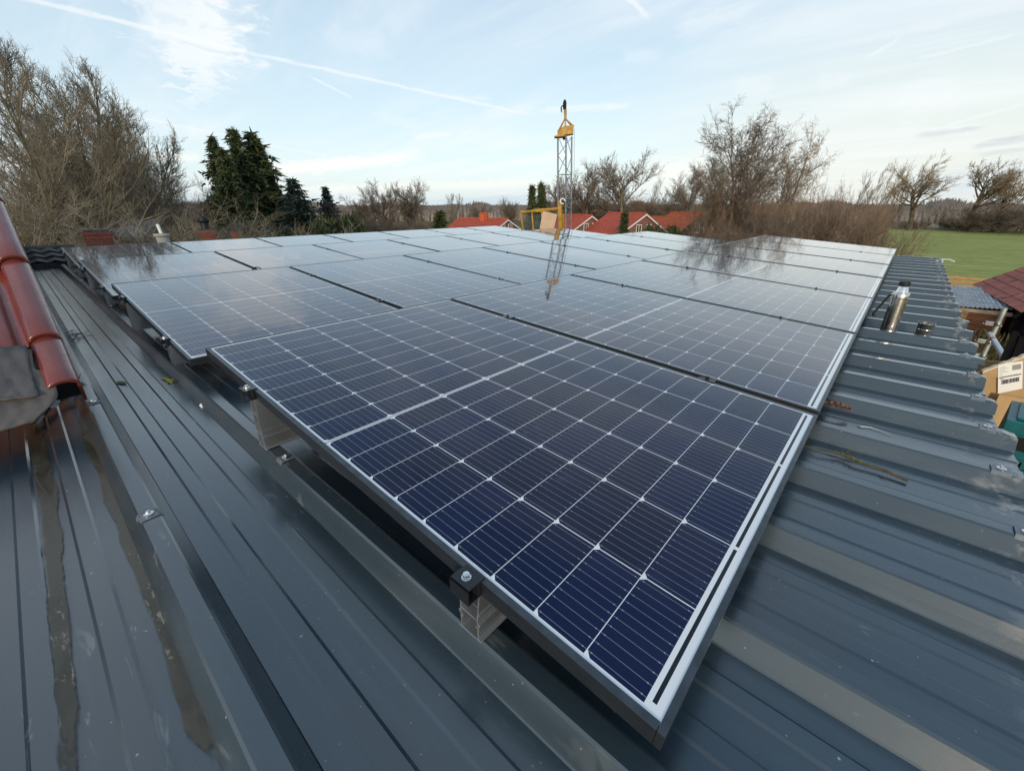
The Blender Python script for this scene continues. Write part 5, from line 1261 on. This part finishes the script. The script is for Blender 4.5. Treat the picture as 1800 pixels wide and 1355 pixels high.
# ================================================================ dark-tiled neighbour with chimneys
nb = thing('dark_tiled_house', 'neighbouring house with dark concrete tiles beyond the metal roof', 'house', (-9.5, 2.0, GROUND)); NO = Vector((-9.5, 2.0, GROUND))
mb = MB(); tiled_slope(mb, (-6.56, -7.0, -0.235), (-6.56, 0.25, -0.235), (-7.35, 0.25, -0.095), (-7.35, -7.0, -0.095), 3, 0.16, 0.025, 0.028)
mb.tube([(-7.38, -7.0, -0.115), (-7.38, 0.25, -0.115)], 0.07, 8)
mb.tube([(-7.38, 0.26, -0.45), (-7.38, 8.4, -0.45)], 0.07, 8)
tiled_slope(mb, (-12.2, -7.0, -3.1), (-12.2, 0.25, -3.1), (-7.42, 0.25, -0.12), (-7.42, -7.0, -0.12), 14, 0.3, 0.03, 0.03)
tiled_slope(mb, (-12.2, 0.26, -3.4), (-12.2, 8.4, -3.4), (-7.42, 8.4, -0.43), (-7.42, 0.26, -0.43), 14, 0.3, 0.03, 0.03)
mb.box((-6.62, -7.0, -0.42), (-6.57, 0.25, -0.215))
local(mb, NO).build('roof', M['slate'], nb)
mb = MB(); mb.prism([(-12.0, GROUND), (-6.62, GROUND), (-6.62, -0.55), (-7.38, -0.60), (-12.0, -3.6)], -6.8, 8.2, 'y'); local(mb, NO).build('wall', M['brick_house'], nb)
def chimney(u0, u1, vt, d, label, cap=True, group=None, zoff=0.0, w=None):
    a, b2 = spot(u0, vt, d), spot(u1, vt, d); c = (a + b2) / 2; wd = np.linalg.norm(b2 - a); yaw = math.atan2(b2[1] - a[1], b2[0] - a[0])
    zb = -0.1 - (abs(c[0]) - 7.42) * 0.627 - 0.35; H = c[2] - zb
    t = thing('brick_chimney', label, 'chimney', (c[0], c[1], zb), (0, 0, yaw), group)
    mb = MB(); h = wd / 2; mb.box((-h * .93, -h * .7, 0), (h * .93, h * .7, H - 0.16)); mb.box((-h * .97, -h * .74, H - 0.16), (h * .97, h * .74, H - 0.09)); mb.box((-h, -h * .78, H - 0.09), (h, h * .78, H - 0.03)); mb.build('stack', M['brick'], t, bevel=0.006)
    mb = MB(); mb.box((-h * .85, -h * .6, H - 0.03), (h * .85, h * .6, H)); mb.build('crown', M['slate'], t)
    return t, H, h
chimney(140, 194, 404, 10.6, 'wide red brick chimney with blackened top, smoking', group='brick chimneys on the dark-tiled house')
t, H, h = chimney(346, 377, 403, 13.0, 'smaller red brick chimney carrying a dark metal cowl', group='brick chimneys on the dark-tiled house')
mb = MB(); mb.lathe([(0.0, H), (0.10, H), (0.085, H + .05), (0.085, H + .14), (0.11, H + .16), (0.12, H + .20), (0.09, H + .27), (0.03, H + .30), (0, H + .305)], (0, 0, 0), 16); mb.build('cowl', M['plastic_black'], t, smooth=40)
chimney(404, 418, 405, 15.5, 'smallest red brick chimney, right of the one with a cowl', group='brick chimneys on the dark-tiled house')
c = spot(284, 412, 11.8); t = thing('metal_flue', 'short leaning metal flue on a pale cap between two chimneys', 'flue', (c[0], c[1], c[2] - 0.55))
mb = MB(); mb.lathe([(0, 0), (0.11, 0), (0.11, .50), (0.14, .52), (0.14, .56), (0, .57)], n=14); mb.build('cap', M['plaster'], t, smooth=40)
mb = MB(); mb.tube([(0, 0, .56), (-0.05, -0.01, .74)], 0.03, 10); mb.build('pipe', M['whitewood'], t, smooth=40)
# smoke drifting from the wide chimney
def smoke():
    c = spot(238, 402, 10.9); mb = MB(); n = 14
    mb.lathe([(0.0, -1.0)] + [(math.sin(math.pi * k / n), -math.cos(math.pi * k / n)) for k in range(1, n)] + [(0.0, 1.0)], n=20)
    o = mb.build('smoke', bpy.data.materials.new('chimney_smoke')); o.location = c
    m_ = o.data.materials[0]; m_.use_nodes = True; nt = m_.node_tree; nt.nodes.clear(); b = NB(nt)
    out = b.node('ShaderNodeOutputMaterial'); v = b.node('ShaderNodeVolumePrincipled'); b.l.new(v.outputs[0], out.inputs['Volume'])
    tc = b.node('ShaderNodeTexCoord'); r_ = b.vm('LENGTH', tc.outputs['Object']); ns = b.noise(b.mapping(tc.outputs['Object'], (2.2, 1.2, 1.6)), 1.3, 4, 0.6, 0.8)
    b.put(v.inputs['Density'], b.m('MULTIPLY', b.m('MULTIPLY', b.ramp(r_, 1.0, 0.2), b.ramp(ns, 0.40, 0.75)), 1.7)); v.inputs['Color'].default_value = (0.75, 0.80, 0.86, 1)
    dv = spot(300, 395, 11.3) - spot(175, 402, 10.7); o.scale = (np.linalg.norm(dv) * 0.55, 0.25, 0.26); o.rotation_euler = (0, R(-6), math.atan2(dv[1], dv[0]))
    tag(o, 'thin blue-grey smoke drifting right from the wide chimney', 'smoke', kind='stuff')
smoke()
# ================================================================ lattice hoist with basket
CD = 12.0
base = spot(992, 402, CD); topp = spot(992.5, 240, CD)
ax = (topp - base); mastL = np.linalg.norm(ax); ax /= mastL
cr_t = thing('lattice_hoist', 'grey lattice mast hoist with yellow head and hook behind the panels', 'hoist', tuple(base + (0, 0, GROUND - base[2])))
HO = base + np.array([0, 0, GROUND - base[2]])
vd = ray(992, 350); vd[2] = 0; vd /= np.linalg.norm(vd); rt = np.array([vd[1], -vd[0], 0])
legs = [rt * -0.165 + vd * -0.06, rt * 0.035 + vd * -0.16, rt * 0.175 + vd * 0.10]
bot = base - ax * ((base[2] - GROUND) / ax[2] - 0.02)
LT = np.linalg.norm(topp - bot)
for q in legs:
    mb = MB(); mb.tube([bot + q - HO, topp + q - HO], 0.020, 10); mb.build('chord', M['mast'], cr_t, smooth=40)
mb = MB(); nb_ = int(LT / 0.42)
for k in range(nb_):
    p = bot + ax * (LT * k / nb_); p2 = bot + ax * (LT * (k + 1) / nb_); pm = bot + ax * (LT * (k + .5) / nb_)
    for i in range(3):
        a, b2 = legs[i], legs[(i + 1) % 3]
        if k % 2: a, b2 = b2, a
        mb.tube([p + a - HO, p2 + b2 - HO], 0.0075, 5, False)
        if k % 2 == 0: mb.tube([p + a - HO, p + b2 - HO], 0.0075, 5, False)
mb.build('lattice_bracing', M['mast'], cr_t)
P = lambda x, z, y=0.0: topp - HO + rt * x + ax * z + vd * y
mb = MB()
def plate(pts, y0, y1):
    n = len(pts); vs = [P(x, z, y0) for x, z in pts] + [P(x, z, y1) for x, z in pts]
    mb.add(vs, [tuple(range(n)), tuple(range(2 * n - 1, n - 1, -1))] + [(i, i + n, (i + 1) % n + n, (i + 1) % n) for i in range(n)])
plate([(-0.19, -0.01), (0.21, 0.04), (0.215, 0.19), (0.15, 0.205), (-0.02, 0.20), (-0.165, 0.08)], -0.15, -0.13)
plate([(-0.19, -0.01), (0.21, 0.04), (0.215, 0.19), (0.15, 0.205), (-0.02, 0.20), (-0.165, 0.08)], 0.12, 0.14)
plate([(-0.25, -0.025), (0.0, -0.02), (0.0, 0.0), (-0.25, 0.0)], -0.16, 0.15)
for s in ((-0.165, 0.08, 0.0, 0.36), (0.215, 0.19, 0.03, 0.36), (0.02, 0.20, 0.015, 0.38)):
    mb.tube([P(s[0], s[1], -0.14), P(s[2], s[3], 0)], 0.017, 8); mb.tube([P(s[0], s[1], 0.13), P(s[2], s[3], 0)], 0.017, 8)
mb.tube([P(0.015, 0.33), P(0.015, 0.56)], [0.028, 0.036], 10)
mb.build('head_plates', M['yellow'], cr_t, smooth=30)
mb = MB(); mb.tube([P(0.0, 0.56), P(0.0, 0.70), P(0.003, 0.76)], [0.040, 0.044, 0.02], 10); mb.tube([P(-0.03, 0.62), P(-0.065, 0.64), P(-0.085, 0.60), P(-0.08, 0.53), P(-0.06, 0.50)], [0.014, 0.018, 0.018, 0.015, 0.008], 8)
mb.build('hook', M['rubber'], cr_t, smooth=40)
mb = MB(); mb.tube([P(-0.045, -0.03, -0.03), P(0.055, -0.03, -0.03)], 0.05, 14); mb.build('pulley', M['rubber'], cr_t, smooth=40)
mb = MB(); mb.tube([P(0.235, 0.15), np.array(base) - HO + rt * 0.245 + ax * 0.2], 0.004, 5); mb.build('cable', M['cable'], cr_t)
# carriage with yellow frame
bk = thing('hoist_basket', 'yellow framed mesh basket hanging on the mast beside the panels', 'basket', tuple(spot(950, 404, 11.9)))
BO = spot(950, 404, 11.9)
def S(u, v, d=11.9): return spot(u, v, d) - BO
mb = MB()
mb.tube([S(914, 373, 11.7), S(951, 371, 11.7), S(985, 366, 11.8)], 0.028, 6); mb.tube([S(916, 376, 11.7), S(920, 412, 11.7)], 0.022, 6); mb.tube([S(935, 374, 11.7), S(938, 412, 11.7)], 0.022, 6); mb.tube([S(952, 372, 11.7), S(955, 412, 11.7)], 0.022, 6)
mb.tube([S(919, 409, 11.7), S(986, 409, 11.8)], 0.022, 6); mb.tube([S(916, 376, 11.7), S(940, 369, 12.5), S(985, 366, 12.4)], 0.022, 6)
for q in (920, 938, 986): mb.tube([S(q, 409, 11.75), S(q, 409, 12.5)], 0.018, 6)
mb.tube([S(984.5, 352, 11.75), S(985.5, 414, 11.75)], 0.052, 4)
mb.tube([S(990, 376, 11.85), S(990, 412, 11.85)], 0.034, 4)
mb.build('frame', M['yellow'], bk)
mb = MB()
for u in np.linspace(918, 951, 16): mb.tube([S(u, 377, 11.71), S(u + 3, 409, 11.71)], 0.0045, 4, False)
for v in np.linspace(379, 408, 12): mb.tube([S(917, v, 11.715), S(953, v - .5, 11.715)], 0.0045, 4, False)
mb.build('mesh', M['mast'], bk)
mb = MB(); pc = S(989, 354, 11.6)
for a in np.linspace(0, 5.2, 14)[:-1]:
    a2 = a + 0.42; f = lambda t: pc + rt * 0.06 * math.cos(t) + np.array([0, 0, 0.06 * math.sin(t)]); mb.tube([f(a), f(a2)], 0.016, 6)
mb.build('ring', M['whitewood'], bk, smooth=50)
mb = MB(); mb.tube([S(983, 351, 11.75), S(1007, 349, 11.9)], 0.014, 6); mb.tube([S(990, 362, 11.8), S(1006, 368, 11.9)], 0.012, 6); mb.tube([S(995, 352, 11.8), S(1003, 360, 11.8), S(1000, 366, 11.8)], 0.009, 6); mb.build('rope_guide', M['mast'], bk)
# cardboard sheet leaning in front of the basket
q = [spot(948, 405, 11.35), spot(973, 405, 11.25), spot(979.5, 377, 11.35), spot(954.5, 371, 11.45)]
mb = MB(); th = np.array(vd) * 0.03; c0 = sum(q) / 4; c0[2] = q[0][2]
mb.add([p - c0 for p in q] + [p + th - c0 for p in q], [(0, 1, 2, 3), (7, 6, 5, 4), (0, 4, 5, 1), (1, 5, 6, 2), (2, 6, 7, 3), (3, 7, 4, 0)])
o = mb.build('cardboard_sheet', M['card_pale'], loc=tuple(c0)); tag(o, 'pale cardboard sheet leaning in front of the yellow basket', 'cardboard')
